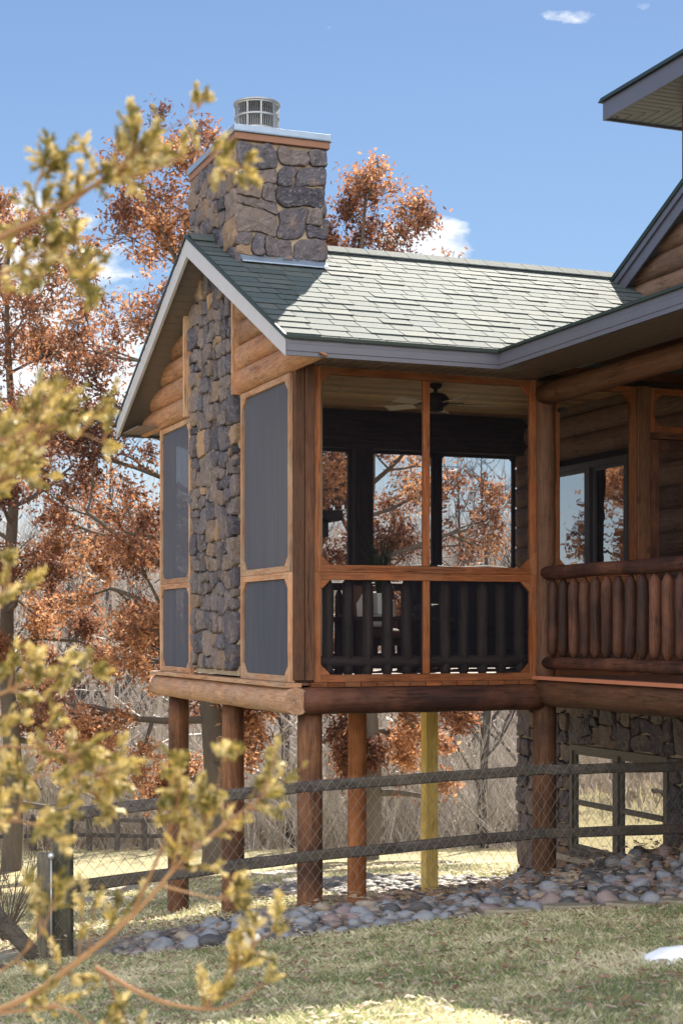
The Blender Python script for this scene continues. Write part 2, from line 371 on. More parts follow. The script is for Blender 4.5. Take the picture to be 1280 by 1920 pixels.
# ------------------------------------------------------------------ the log house, local frame (t right, s away, z up from eye level)
ANG = R(21.42); P0 = (-.369, 12.5); BZ = -2.255
def LW(t, s, z): return (P0[0]+math.cos(ANG)*t-math.sin(ANG)*s, P0[1]+math.sin(ANG)*t+math.cos(ANG)*s, z)
house = empty('log_house', (P0[0], P0[1], BZ), ANG)
tag(house, 'brown log house with screened porch on posts, stone chimney and green shingle roof', 'house')
def part(mb, name, mat, parent=None, bevel=0, label=None):
    if parent is None:
        o = mb.build(name, mat, house, (0, 0, -BZ), bevel)
    else:
        o = mb.build(name, mat, parent, None, bevel)
    if label: o['label'] = label
    return o
def gpart(name):   # an empty part under the house
    o = bpy.data.objects.new(name, None); COL.objects.link(o); o.parent = house; o.location = (0, 0, -BZ); o.empty_display_size = .1
    return o

# ---- field stones
def blocks(W, H, cell, seed, asp=1.3):
    rs = random.Random(seed); out = []
    def split(x0, y0, x1, y1, dep):
        w_, h_ = x1-x0, y1-y0; lim = cell*rs.choice((.85, 1.0, 1.15, 1.4, 1.7))
        if w_ < lim*asp and h_ < lim or dep > 12:
            out.append((x0, y0, x1, y1)); return
        if w_/asp > h_*rs.uniform(.75, 1.3): 
            c = x0+w_*rs.uniform(.32, .68); split(x0, y0, c, y1, dep+1); split(c, y0, x1, y1, dep+1)
        else:
            c = y0+h_*rs.uniform(.32, .68); split(x0, y0, x1, c, dep+1); split(x0, c, x1, y1, dep+1)
    split(0, 0, W, H, 0)
    cells = []
    def J(x, y): return (x+cell*.30*mnoise.noise(Vector((x*3.3, y*3.3, seed)))+cell*.13*mnoise.noise(Vector((x*9, y*9, seed+5))), y+cell*.30*mnoise.noise(Vector((x*3.3, y*3.3, seed+9)))+cell*.13*mnoise.noise(Vector((x*9, y*9, seed+15))))
    for (x0, y0, x1, y1) in out:
        w_, h_ = x1-x0, y1-y0; P = []
        for (cx, cy, sx, sy) in ((x0, y0, 1, 1), (x1, y0, -1, 1), (x1, y1, -1, -1), (x0, y1, 1, -1)):
            if rs.random() < .45:
                a, b_ = rs.uniform(.06, .28)*w_, rs.uniform(.06, .28)*h_
                q = [(cx, cy+sy*b_), (cx+sx*a, cy)]
                if sx*sy < 0: q = q[::-1]
                P += q
            else: P.append((cx, cy))
        # mid points follow the joint's wander
        Q = []
        for a in range(len(P)):
            A, B = P[a], P[(a+1) % len(P)]; Q += [J(*A), J((A[0]+B[0])/2, (A[1]+B[1])/2)]
        cells.append([(min(max(x, 0), W), min(max(y, 0), H)) for x, y in Q])
    return cells
def stones(mb, fn, W, H, cell, seed, depth=.05, keep=None, gap=.0035, asp=1.3):
    """fn(u,v,h) -> xyz"""
    rs = random.Random(seed+99)
    for poly in blocks(W, H, cell, seed, asp):
        cx = sum(p[0] for p in poly)/len(poly); cy = sum(p[1] for p in poly)/len(poly)
        if keep and not keep(cx, cy): continue
        area = abs(sum(poly[i][0]*poly[(i+1) % len(poly)][1]-poly[(i+1) % len(poly)][0]*poly[i][1] for i in range(len(poly))))/2
        if area < .0012: continue
        size = math.sqrt(area); sh = max(.5, 1-2*gap/size)
        # shrink, subdivide, round corners
        P = [(cx+(x-cx)*sh, cy+(y-cy)*sh) for x, y in poly]
        Q = []
        for i in range(len(P)):
            A, B = P[i], P[(i+1) % len(P)]
            L = math.hypot(B[0]-A[0], B[1]-A[1]); m_ = max(1, int(L/.024))
            for q in range(m_): Q.append((A[0]+(B[0]-A[0])*q/m_, A[1]+(B[1]-A[1])*q/m_))
        for _ in range(1):
            Q = [((Q[i-1][0]+2*Q[i][0]+Q[(i+1) % len(Q)][0])/4, (Q[i-1][1]+2*Q[i][1]+Q[(i+1) % len(Q)][1])/4) for i in range(len(Q))]
        ph = rs.uniform(0, 99); n = len(Q)
        Q = [(x+.012*mnoise.noise(Vector((x*18, y*18, ph))), y+.012*mnoise.noise(Vector((x*18, y*18, ph+7)))) for x, y in Q]
        d = depth*rs.uniform(.6, 1.15); tx, ty = rs.uniform(-.12, .12), rs.uniform(-.12, .12)
        vs = []
        for (k_, h) in ((1, -.02), (1.0, .55*d), (.965, .9*d), (.84, 1.0*d), (.45, 1.02*d)):
            for (x, y) in Q:
                X, Y = cx+(x-cx)*k_, cy+(y-cy)*k_
                hh = h+(0 if h < 0 else .022*mnoise.noise(Vector((X*11, Y*11, ph+3)))+.009*mnoise.noise(Vector((X*45, Y*45, ph)))+tx*(X-cx)+ty*(Y-cy))
                vs.append(fn(X, Y, hh))
        vs.append(fn(cx, cy, 1.06*d)); fs = []
        for a in range(4):
            for i in range(n): fs.append((a*n+i, a*n+(i+1) % n, (a+1)*n+(i+1) % n, (a+1)*n+i))
        for i in range(n): fs.append((4*n+i, 4*n+(i+1) % n, 5*n))
        mb.add(vs, fs, rs.random(), False)

CT0, CT1, CS0, CS1, CZ = -.02, .75, 1.36, 2.72, 4.24
ch = MB(); ch.mi = 1; ch.box(CT0, CT1, CS0, CS1, -.40, CZ)
ch.mi = 0
stones(ch, lambda u, v, h: (CT0-h, CS1+.03-u, -.36+v), CS1-CS0+.06, CZ+.36, .20, 3, .055, asp=1.05)
stones(ch, lambda u, v, h: (CT0-.04+u, CS0-h, 2.6+v), CT1-CT0+.07, CZ-2.6, .215, 12, .05, asp=1.35)
stones(ch, lambda u, v, h: (CT1+h, CS0+u, 3.1+v), CS1-CS0, CZ-3.1, .22, 5, .05)
stones(ch, lambda u, v, h: (CT1-u, CS1+h, 2.9+v), CT1-CT0, CZ-2.9, .22, 6, .05)
chim = part(ch, 'chimney', ['fieldstone', 'mortar'])
b = MB(); b.box(CT0-.052, CT1+.05, CS0-.052, CS1+.052, CZ+.002, CZ+.06); part(b, 'cap_board', 'cap_board', chim, .004)
b = MB(); b.box(CT0-.065, CT1+.062, CS0-.065, CS1+.065, CZ+.070, CZ+.125); b.box(CT0-.07, CT1+.067, CS0-.07, CS1+.07, CZ+.062, CZ+.0695); part(b, 'chimney_cap', 'bluish_metal', chim, .004)
vc = (.36, 2.02, CZ+.127)
b = MB(); b.lathe([(.16, 0), (.16, .38)], vc, 24); vent = part(b, 'chimney_vent', 'vent_dark', chim)
b = MB()
for j in range(64):
    a = 2*math.pi*j/64; b.tube([(vc[0]+.198*math.cos(a), vc[1]+.198*math.sin(a), vc[2]+.02), (vc[0]+.198*math.cos(a), vc[1]+.198*math.sin(a), vc[2]+.40)], .0028, 4, .5)
for j in range(10):
    a = 2*math.pi*(j+.3)/10; ca, sa = math.cos(a), math.sin(a)
    P = [(vc[0]+rr*ca+q*-sa, vc[1]+rr*sa+q*ca, z) for z in (vc[2], vc[2]+.42) for rr, q in ((.198, -.006), (.206, -.006), (.206, .006), (.198, .006))]
    b.hexa(P, .5)
for z0, z1 in ((0, .03), (.17, .188), (.29, .31), (.405, .42)): b.lathe([(.199, z0), (.207, z0), (.207, z1), (.199, z1)], vc, 40)
b.lathe([(.214, .42), (.216, .435), (.10, .465), (.002, .47)], vc, 32)
part(b, 'vent_cage', 'steel', chim)
PITCH = .506
def roofz(s): return 2.19+PITCH*(s+.667) if s <= 2 else 2.19+PITCH*(4.667-s)
b = MB()
b.hexa([(CT0-.0, CS0-.10, roofz(CS0-.10)+.012), (CT1+.02, CS0-.10, roofz(CS0-.10)+.012), (CT1+.02, CS0-.02, roofz(CS0-.02)+.012), (CT0-.0, CS0-.02, roofz(CS0-.02)+.012),
        (CT0-.0, CS0-.10, roofz(CS0-.10)+.024), (CT1+.02, CS0-.10, roofz(CS0-.10)+.024), (CT1+.02, CS0-.02, roofz(CS0-.02)+.05), (CT0-.0, CS0-.02, roofz(CS0-.02)+.05)])
part(b, 'flashing', 'bluish_metal', chim)

# ---- porch roof: deck slab, shingles, boards
OV, RH = .28, 4.12    # rake overhang, right end of roof at the house wall
def slabpoly(mb, fn, a0, a1, th, mi=0):  # helper unused
    pass
b = MB()
sl = [(-.667, 2.17), (2.0, 2.17+PITCH*2.667), (4.667, 2.17), (4.667, 2.10), (2.0, 2.10+PITCH*2.667), (-.667, 2.10)]
b.prism(sl, -OV, RH, lambda u, v, d: (d, u, v)); roof = part(b, 'porch_roof', 'drip_green')
def shingle_slope(mb, t0, t1, fn, L, expo=.162, wmin=.15, wmax=.32, clip=None, seed=1):
    """fn(t, d, h): d = distance down-slope from ridge, h = height off deck"""
    rs = random.Random(seed); d = 0; row = 0
    while d < L:
        d1 = min(d+expo, L+.02); t = t0
        lift = .004
        while t < t1:
            w_ = rs.uniform(wmin, wmax); te = min(t+w_, t1)
            hh = rs.choice((.0075, .009, .0125))
            low = d1+rs.uniform(-.002, .002)
            if clip is None or clip((t+te)/2, (d+low)/2):
                a, b_ = t+.0045, te-.0045
                slant = rs.uniform(-.02, .02)
                P = [fn(a, d-.03, 0), fn(b_, d-.03, 0), fn(b_+slant*0, low, 0), fn(a, low, 0), fn(a, d-.03, .003), fn(b_, d-.03, .003), fn(b_, low, hh), fn(a, low, hh)]
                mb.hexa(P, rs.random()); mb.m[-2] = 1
            t = te
        d += expo; row += 1
cs_ = 1/math.sqrt(1+PITCH*PITCH); sn_ = PITCH*cs_
Lr = 2.667/cs_+.03
def f_front(t, d, h): return (t, 2.0-d*cs_-h*sn_, 2.175+PITCH*2.667-d*sn_+h*cs_)
def f_back(t, d, h): return (t, 2.0+d*cs_+h*sn_, 2.175+PITCH*2.667-d*sn_+h*cs_)
b = MB()
def near_ch(t, d): s_ = 2-d*cs_; return not (CT0+.02 < t < CT1-.02 and CS0 < s_ < CS1)
shingle_slope(b, -OV-.015, RH, f_front, Lr, clip=near_ch, seed=4)
shingle_slope(b, -OV-.015, RH, f_back, Lr, expo=.2, wmin=.5, wmax=.9, clip=lambda t, d: not (CT0 < t < CT1 and 2+d*cs_ < CS1), seed=5)
t = CT1+.05
while t < RH:   # ridge caps
    zc_ = 2.19+PITCH*2.667
    b.prism([(1.87, zc_-.062), (2.0, zc_+.012), (2.13, zc_-.062), (2.13, zc_-.05), (2.0, zc_+.03), (1.87, zc_-.05)], t, t+.2, lambda u, v, d: (d, u, v+ (d-t)*.0)); t += .205
b.prism([(1.87, zc_-.062), (2.0, zc_+.012), (2.13, zc_-.062), (2.13, zc_-.05), (2.0, zc_+.03), (1.87, zc_-.05)], -OV-.015, CT0-.06, lambda u, v, d: (d, u, v))
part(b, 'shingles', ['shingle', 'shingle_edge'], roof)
# rake boards: each gable edge, sky light from the left put into the pale colour
for side in (1, -1):
    def q(s_): return s_ if side == 1 else 4-s_
    b = MB()
    b.prism([(q(-.667), 2.03), (q(-.667), 2.165), (q(2.0), 2.165+PITCH*2.667), (q(2.0), 2.03+PITCH*2.667-.03)], -OV-.032, -OV-.003, lambda u, v, d: (d, u, v)); part(b, 'rake_board', 'rake_skylit', roof, .002)
    b = MB()
    b.prism([(q(-.70), 2.152), (q(-.70), 2.188), (q(2.0), 2.188+PITCH*2.70), (q(2.0), 2.152+PITCH*2.70)], -OV-.045, -OV-.033, lambda u, v, d: (d, u, v)); part(b, 'drip_edge', 'drip_green', roof)
    # sloping soffit under the rake overhang, boards run across
    b = MB(); n = 26
    for i in range(n):
        s0 = -.64+i*(2.60/n); s1 = s0+2.60/n-.006
        z0 = 2.055+PITCH*(s0+.667); z1 = 2.055+PITCH*(s1+.667)
        b.hexa([(-OV+.0, q(s0), z0), (.02, q(s0), z0), (.02, q(s1), z1), (-OV+.0, q(s1), z1), (-OV+.0, q(s0), z0+.012), (.02, q(s0), z0+.012), (.02, q(s1), z1+.012), (-OV+.0, q(s1), z1+.012)] if side == 1 else
               [(-OV+.0, q(s0), z0), (-OV+.0, q(s1), z1), (.02, q(s1), z1), (.02, q(s0), z0), (-OV+.0, q(s0), z0+.012), (-OV+.0, q(s1), z1+.012), (.02, q(s1), z1+.012), (.02, q(s0), z0+.012)], .4+.2*random.random())
    part(b, 'rake_soffit', 'soffit_brown', roof)
def fascia(t0, t1, s0, s1, horizontal=True, face=-1, z0=2.035, z1=2.172, name='fascia', par=None):
    """profiled metal fascia: along t at s (horizontal) or along s at t"""
    b = MB(); prof = [(0, z0), (0, z0+.03), (-.006, z0+.034), (-.006, z0+.085), (-.002, z0+.09), (-.002, z1), (.02, z1), (.02, z0)]
    if horizontal: b.prism(prof, t0, t1, lambda u, v, d: (d, s0+u, v))
    else: b.prism(prof, s0, s1, lambda u, v, d: (t0+u, d, v))
    return part(b, name, 'fascia_grey', par)
DT = 1.47    # deck roof eave
fascia(-OV-.03, DT-.004, -.69, -.69, True, par=roof)
b = MB(); b.box(-OV-.035, DT-.002, -.712, -.690, 2.162, 2.184); part(b, 'drip_edge', 'drip_green', roof)
# level soffit under the front eave, boards run across
b = MB(); t = .0
while t < 2.14:
    b.box(t, min(t+.088, 2.14), -.665, .03, 2.092, 2.10, .3+.4*random.random()); t += .10
part(b, 'soffit', 'soffit_brown', roof)
b = MB(); t = -OV+.02
while t < 4.1:
    b.box(t, t+.095, 3.97, 4.65, 2.06, 2.072, .3+.4*random.random()); t += .1
part(b, 'soffit', 'soffit_brown', roof)
b = MB(); b.box(-OV-.03, RH, 4.67, 4.692, 2.035, 2.172); part(b, 'fascia', 'fascia_grey', roof)
# little return box closing the soffit at the gable corners
for q0, q1 in ((-.665, -.02), (4.02, 4.66)):
    b = MB(); b.prism([(q0, 2.05), (q1, 2.05), (q1, 2.05+.45*(abs(q1+.667) if q0 < 0 else 0)), (q0, 2.07+(.0 if q0 < 0 else .33))], -.02, .0, lambda u, v, d: (d, u, v)); part(b, 'soffit_return', 'siding_s', roof)

# ---- deck roof (shed over the side deck)
SD = -5.2; DM = .30
b = MB()
def dz(t): return 2.19+DM*(t-DT)
b.prism([(DT, 2.165), (4.6, 2.165+DM*(4.6-DT)), (4.6, 2.10+DM*(4.6-DT)), (DT, 2.10)], SD, -.64, lambda u, v, d: (u, d, v)); droof = part(b, 'deck_roof', 'drip_green')
b = MB(); shingle_slope(b, SD, -.64, lambda t, d, h: (DT+3.1*1-d*.957, t, 2.17+DM*3.1-d*.288+h), 3.25, .15, .25, .5, seed=9)
b.hexa([(DT, -.64, 2.172), (DT+.02, -.64, 2.172), (4.1, 1.1, 2.96), (4.1, .9, 2.96), (DT, -.64, 2.19), (DT+.02, -.64, 2.19), (4.1, 1.1, 2.985), (4.1, .9, 2.985)])
b.hexa([(DT, -.66, 2.168), (4.1, -.66, 2.168+DM*2.63), (4.1, .95, 2.168+DM*2.63), (DT+.01, -.65, 2.168), (DT, -.66, 2.19), (4.1, -.66, 2.19+DM*2.63), (4.1, .95, 2.19+DM*2.63), (DT+.01, -.65, 2.19)])
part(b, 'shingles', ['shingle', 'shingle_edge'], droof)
b = MB(); prof = [(0, 2.035), (0, 2.065), (-.006, 2.069), (-.006, 2.12), (-.002, 2.125), (-.002, 2.172), (.02, 2.172), (.02, 2.035)]
b.prism(prof, SD, -.672, lambda u, v, d: (DT-.02+u, d, v)); part(b, 'fascia', 'fascia_grey', droof)
b = MB(); b.box(DT-.045, DT-.022, SD, -.70, 2.162, 2.184); part(b, 'drip_edge', 'drip_green', droof)
b = MB(); s = SD    # soffit panels running along s are ribbed: long strips
t = DT+.005
while t < 2.14:
    b.box(t, t+.072, SD, -.672, 2.088, 2.096, .3+.4*random.random()); t += .078
part(b, 'soffit', 'soffit_brown', droof)
b = MB(); b.box(2.15, 4.15, SD, -.01, 2.14, 2.15); part(b, 'deck_ceiling', 'redlog_s', droof)

# ---- log walls
def siding(mb, s0, s1, z, t, rad, cut=None, r=None, out=-1, n=10):
    """horizontal half log along s on plane t, bulging to -t"""
    vs = []; K = 9; rr = random.random() if r is None else r
    for i in range(n+1):
        u = i/n
        for j in range(K):
            a = math.pi*(j/(K-1)-.5); dzz = rad*math.sin(a); dt = rad*.75*math.cos(a)
            lo, hi = s0, s1
            if cut: lo, hi = cut(z+dzz, s0, s1)
            if hi < lo: hi = lo
            s_ = lo+(hi-lo)*u
            wv = .006*mnoise.noise(Vector((s_*3, z*5, j*.4)))
            vs.append((t+out*(dt+wv), s_, z+dzz))
    fs = [(i*K+j, (i+1)*K+j, (i+1)*K+j+1, i*K+j+1) for i in range(n) for j in range(K-1)]
    fs += [tuple(range(K))[::-1], tuple(n*K+j for j in range(K))]
    mb.add(vs, fs, rr, True)
    for q in range(1, 3): mb.sm[-q] = False
bR, bL = MB(), MB(); z = 2.145; i = 0
while z < 3.3:
    def cutR(zz, a, b_): return ((zz-2.085)/PITCH-.667, b_)
    def cutL(zz, a, b_): return (a, 4.667-(zz-2.085)/PITCH)
    siding(bR, -.6, 1.315, z, -.005, .108, cutR); siding(bL, 2.845, 4.6, z, -.005, .108, cutL); z += .206
part(bR, 'log_siding', 'siding_s'); part(bL, 'log_siding', 'siding_s')
b = MB()   # solid wall behind the gable logs
b.prism([(-.3, 2.11), (4.3, 2.11), (4.0, 2.42), (2.0, 3.45), (0, 2.42)], .0, .10, lambda u, v, d: (d, u, v)); part(b, 'gable_wall', 'dark_gap')
for s0, s1, z0, z1 in ((1.305, 1.345, 2.03, 3.1), (2.83, 2.87, 2.03, 3.1)):
    b = MB(); b.box(-.10, -.02, s0, s1, z0, z1); part(b, 'trim_board', 'gable_trim_z', None, .003)

# ---- screen frames
def frame(fn, u0, u1, z0, z1, matsuf, st=.055, gus=.085, screen=True, mat='cedar', mull=None, d0=0, d1=.045):
    """fn(u,v,d)->xyz. A wooden screen frame with corner gussets as one part, its mesh a sub-part."""
    root = gpart('screen_panel'); 
    def bx(a0, a1, b0, b1, e0=d0, e1=d1):
        b.prism([(a0, b0), (a1, b0), (a1, b1), (a0, b1)], e0, e1, fn)
    for a_ in (u0, u1-st):
        b = MB(); bx(a_, a_+st, z0, z1); part(b, 'stile', mat+'_z', root, .002)
    for c_ in (z0, z1-st):
        b = MB(); bx(u0+st, u1-st, c_, c_+st); part(b, 'rail', mat+'_'+matsuf, root, .002)
    for (cu, cz_, su, sz) in ((u0+st, z0+st, 1, 1), (u1-st, z0+st, -1, 1), (u0+st, z1-st, 1, -1), (u1-st, z1-st, -1, -1)):
        b = MB(); b.prism([(cu, cz_), (cu+su*gus, cz_), (cu, cz_+sz*gus)][::(1 if su*sz > 0 else -1)], d0+.003, d1-.004, fn)
        part(b, 'corner_gusset', mat+'_'+matsuf, root, .002)
    if screen:
        vs = [fn(a, c, (d0+d1)/2) for a, c in ((u0+st*.6, z0+st*.6), (u1-st*.6, z0+st*.6), (u1-st*.6, z1-st*.6), (u0+st*.6, z1-st*.6))]
        b = MB(); b.add(vs, [(0, 1, 2, 3)], .5, False); part(b, 'screen_mesh', 'sun_screen' if mat == 'gable_trim' else 'insect_screen', root)
    return root
fF = lambda u, v, d: (u, -.02+d, v)          # front face
fG = lambda u, v, d: (-.03+d, u, v)          # gable face
fB = lambda u, v, d: (u, 3.95+d, v)          # back face
ZS, ZM, ZT = -.415, .458, 2.085
# front, left of the deck: upper and lower, centre mullion
frame(fF, .156, 2.136, ZM+.001, ZT, 't', st=.058)
frame(fF, .156, 2.136, ZS, ZM-.001, 't', st=.058)
b = MB(); b.box(1.104, 1.161, -.015, .02, ZM+.06, ZT-.06); part(b, 'mullion', 'cedar_z', None, .002)
b = MB(); b.box(1.104, 1.161, -.015, .02, ZS+.06, ZM-.06); part(b, 'mullion', 'cedar_z', None, .002)
# front, behind the deck
frame(fF, 2.30, 3.10, ZM+.001, 2.085, 't', st=.056)
frame(fF, 2.30, 3.10, -.39, ZM-.001, 't', st=.056)
b = MB(); b.box(3.10, 3.224, -.05, .07, -.39, 2.09); part(b, 'square_post', 'logwood_z', None, .005)
frame(fF, 3.226, 4.12, 1.70, 2.085, 't', st=.056, gus=.07)
b = MB(); b.box(3.226, 4.12, -.05, .06, 1.645, 1.697); part(b, 'door_header', 'redlog_t', None, .003)
door = gpart('screen_door')
b = MB(); b.box(3.23, 3.32, -.03, .01, -.38, 1.64); b.box(4.03, 4.12, -.03, .01, -.38, 1.64); b.box(3.32, 4.03, -.028, .008, -.38, -.15); b.box(3.32, 4.03, -.028, .008, 1.55, 1.64); part(b, 'door_frame', 'redlog_z', door, .003)
b = MB(); b.add([(3.31, -.01, -.2), (4.04, -.01, -.2), (4.04, -.01, 1.6), (3.31, -.01, 1.6)], [(0, 1, 2, 3)], .5, False); part(b, 'screen_mesh', 'insect_screen', door)
# gable face: right pair, left pair
for u0, u1 in ((.03, 1.30), (2.87, 3.98)):
    frame(fG, u0, u1, ZM+.001, 2.03, 's', st=.05, mat='gable_trim')
    frame(fG, u0, u1, ZS, ZM-.001, 's', st=.05, mat='gable_trim')
# back face: four bays of openings with dark posts
for u0, u1 in ((.1, 1.0), (1.06, 2.06), (2.27, 3.04), (3.09, 4.02)):
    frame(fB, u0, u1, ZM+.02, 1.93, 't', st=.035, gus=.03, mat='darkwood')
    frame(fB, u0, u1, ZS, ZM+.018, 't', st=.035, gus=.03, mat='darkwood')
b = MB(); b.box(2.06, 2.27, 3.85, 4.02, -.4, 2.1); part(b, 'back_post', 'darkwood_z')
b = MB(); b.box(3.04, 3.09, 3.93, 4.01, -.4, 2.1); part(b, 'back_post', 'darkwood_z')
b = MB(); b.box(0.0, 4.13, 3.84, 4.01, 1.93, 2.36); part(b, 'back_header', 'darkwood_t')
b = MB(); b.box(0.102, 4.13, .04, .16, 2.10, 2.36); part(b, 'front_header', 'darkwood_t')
# corner post, back corner post, round inner post
b = MB(); b.box(-.005, .075, -.03, .12, -.40, 2.09); b.box(.078, .154, -.045, .12, -.40, 2.09); part(b, 'corner_post', 'logwood_z', None, .006)
b = MB(); b.box(0, .12, 3.97, 4.05, -.40, 2.06); part(b, 'corner_post', 'gable_trim_z', None, .006)
b = MB(); b.tube([(2.217, -.02, z_) for z_ in np.linspace(-.45, 2.06, 14)], [.085+.004*math.sin(i*2.1) for i in range(14)], 18, .55); part(b, 'log_post', 'post_inner' if 'post_inner' in MATS else 'logwood_z')
b = MB(); b.tube([(2.30, -.115, 1.83), (2.30, -.19, 1.83)], [.02, .022], 12, .2); part(b, 'bolt_knob', 'black')
# ---- floor, ceiling
b = MB(); b.box(.0, 4.15, 0.0, 3.99, -.44, -.418); b.box(.05, 4.13, .05, 3.95, -.64, -.60, .5); part(b, 'porch_floor', 'deck_floor')
b = MB(); s = .0
while s < 3.98: b.box(.105, 4.14, s+.163 if s < .1 else s, min(s+.158, 3.84), 2.335, 2.35, random.random()) if s > .1 and s < 3.83 else None; s += .163
part(b, 'porch_ceiling', 'ceiling_wood')
b = MB(); b.box(.1, 4.14, .16, 3.84, 2.352, 2.36); part(b, 'ceiling_backing', 'dark_gap')
# board ends along the front sill
b = MB(); t = .12
while t < 2.13: b.box(t, min(t+.135, 2.13), -.065, 0, -.452, -.417, random.random()); t += .141
part(b, 'board_ends', 'cedar_t', None, .002)
b = MB(); b.box(-.115, .03, -.085, 4.06, -.452, -.417, .5); part(b, 'ledge', 'gable_trim_s', None, .003)
# rim logs
def rimlog(p0, p1, rad, name, mat, mitre0=None, n=16, sides=16):
    b = MB(); p0, p1 = Vector(p0), Vector(p1)
    pts = [p0.lerp(p1, i/n) for i in range(n+1)]
    b.tube(pts, [rad*(1+.025*math.sin(i*1.7)) for i in range(n+1)], sides, random.random())
    return part(b, name, mat)
rimlog((-.02, -.12, -.56), (-.02, 4.06, -.56), .107, 'rim_log', 'paleBeam_s')
rimlog((.035, -.05, -.56), (2.14, -.05, -.56), .106, 'rim_log', 'redlog_t')
rimlog((2.2, .02, -.515), (2.2, -5.2, -.515), .118, 'rim_log', 'logwood_s')
rimlog((.1, 3.98, -.56), (4.1, 3.98, -.56), .10, 'rim_log', 'redlog_t')
# deck floor + edge
b = MB(); s = SD
while s < -.02: b.box(2.12, 4.13, s, s+.137, -.408, -.385, random.random()); s += .142
part(b, 'deck_boards', 'deck_floor')
b = MB(); b.box(2.09, 2.115, SD, -.03, -.412, -.383); part(b, 'deck_edge', 'deck_edge')
for s_ in (-1.2, -2.6, -4.0):
    b = MB(); b.box(2.3, 4.1, s_-.04, s_+.04, -.6, -.42); part(b, 'joist', 'redlog_t')
# header log over the deck opening
rimlog((2.2, -.05, 1.965), (2.2, -5.2, 1.965), .092, 'header_log', 'logwood_s')
# ---- railings
def baluster(mb, x, y, z0, z1, rad):
    L = z1-z0; zz = [0, .045, .085, .3, .5, .7, .905, .945, 1]; rr = [.35, .72, 1, 1.02, .985, 1.01, 1, .72, .35]
    dx, dy = random.uniform(-.004, .004), random.uniform(-.004, .004)
    mb.tube([(x+dx*math.sin(q*7), y+dy*math.sin(q*5), z0+L*q) for q in zz], [rad*q*random.uniform(.96, 1.04) for q in rr], 12)
rail = gpart('deck_railing')
b = MB(); b.tube([(2.2, s_, .475+.004*math.sin(s_*5)) for s_ in np.linspace(-.07, -5.2, 20)], [.056+.003*math.sin(i*1.3) for i in range(20)], 16, .6); part(b, 'top_rail', 'redlog_s', rail)
b = MB(); b.tube([(2.2, s_, -.272+.003*math.sin(s_*4)) for s_ in np.linspace(-.07, -5.2, 20)], [.05+.003*math.sin(i*1.9) for i in range(20)], 16, .6); part(b, 'bottom_rail', 'redlog_s', rail)
s = -.185
while s > -4.9:
    b = MB(); baluster(b, 2.2, s, -.222, .418, .045); part(b, 'baluster', 'redlog_z', rail); s -= .1705*random.uniform(.98, 1.02)
rail = gpart('inside_railing')
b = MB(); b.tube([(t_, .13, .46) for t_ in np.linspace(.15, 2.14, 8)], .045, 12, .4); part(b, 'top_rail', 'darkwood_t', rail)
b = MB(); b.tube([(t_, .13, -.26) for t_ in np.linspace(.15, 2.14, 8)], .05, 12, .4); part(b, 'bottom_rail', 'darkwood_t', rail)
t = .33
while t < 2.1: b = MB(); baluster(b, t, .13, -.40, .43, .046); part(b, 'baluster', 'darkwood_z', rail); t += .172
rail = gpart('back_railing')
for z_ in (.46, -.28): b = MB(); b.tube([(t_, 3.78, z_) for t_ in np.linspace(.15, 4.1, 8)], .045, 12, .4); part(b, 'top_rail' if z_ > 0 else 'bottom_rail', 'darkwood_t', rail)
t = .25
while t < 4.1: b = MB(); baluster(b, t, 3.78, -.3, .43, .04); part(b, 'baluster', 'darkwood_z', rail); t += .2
rail = gpart('gable_railing')
for s0, s1 in ((.2, 1.3), (2.9, 3.75)):
    for z_ in (.46, -.28): b = MB(); b.tube([(.16, q_, z_) for q_ in np.linspace(s0, s1, 5)], .045, 12, .4); part(b, 'top_rail' if z_ > 0 else 'bottom_rail', 'darkwood_s', rail)
    q_ = s0+.1
    while q_ < s1: b = MB(); baluster(b, .16, q_, -.3, .43, .04); part(b, 'baluster', 'darkwood_z', rail); q_ += .2
# inside of the fireplace: mantel shelf
b = MB(); b.box(.77, .98, 1.45, 2.7, .98, 1.07); b.box(.77, .90, 1.6, 1.72, .84, .98); b.box(.77, .90, 2.4, 2.52, .84, .98); part(b, 'mantel', 'darkwood_s', chim, .004)

# ---- house wall (plane t = TH) with upper gable, window
TH = 4.15
WN = (1.66, 3.19, .15, 1.72)     # porch window: s0,s1,z0,z1
b = MB(); z = -.30
while z < 4.6:
    for (a0, a1) in ((-5.2, WN[0]), (WN[1], 4.1)) if WN[2] < z < WN[3] else ((-5.2, 4.1),):
        if z > 2.0: a1 = min(a1, 4.66-(z-2.0)/.52)
        if a1 > a0+.1: siding(b, a0, a1, z, TH, .118, n=14)
    z += .222
part(b, 'house_wall', 'brown_gable')
b = MB()
b.prism([(-5.2, -.4), (WN[0], -.4), (WN[0], 2.1), (WN[0], 3.6), (-1.5, 5.2), (-5.2, 5.2)], TH+.0, TH+.15, lambda u, v, d: (d, u, v))
b.prism([(WN[0], -.4), (4.1, -.4), (4.1, 2.2), (WN[0], 3.5)], TH+.02, TH+.15, lambda u, v, d: (d, u, v)); part(b, 'wall_core', 'dark_gap')
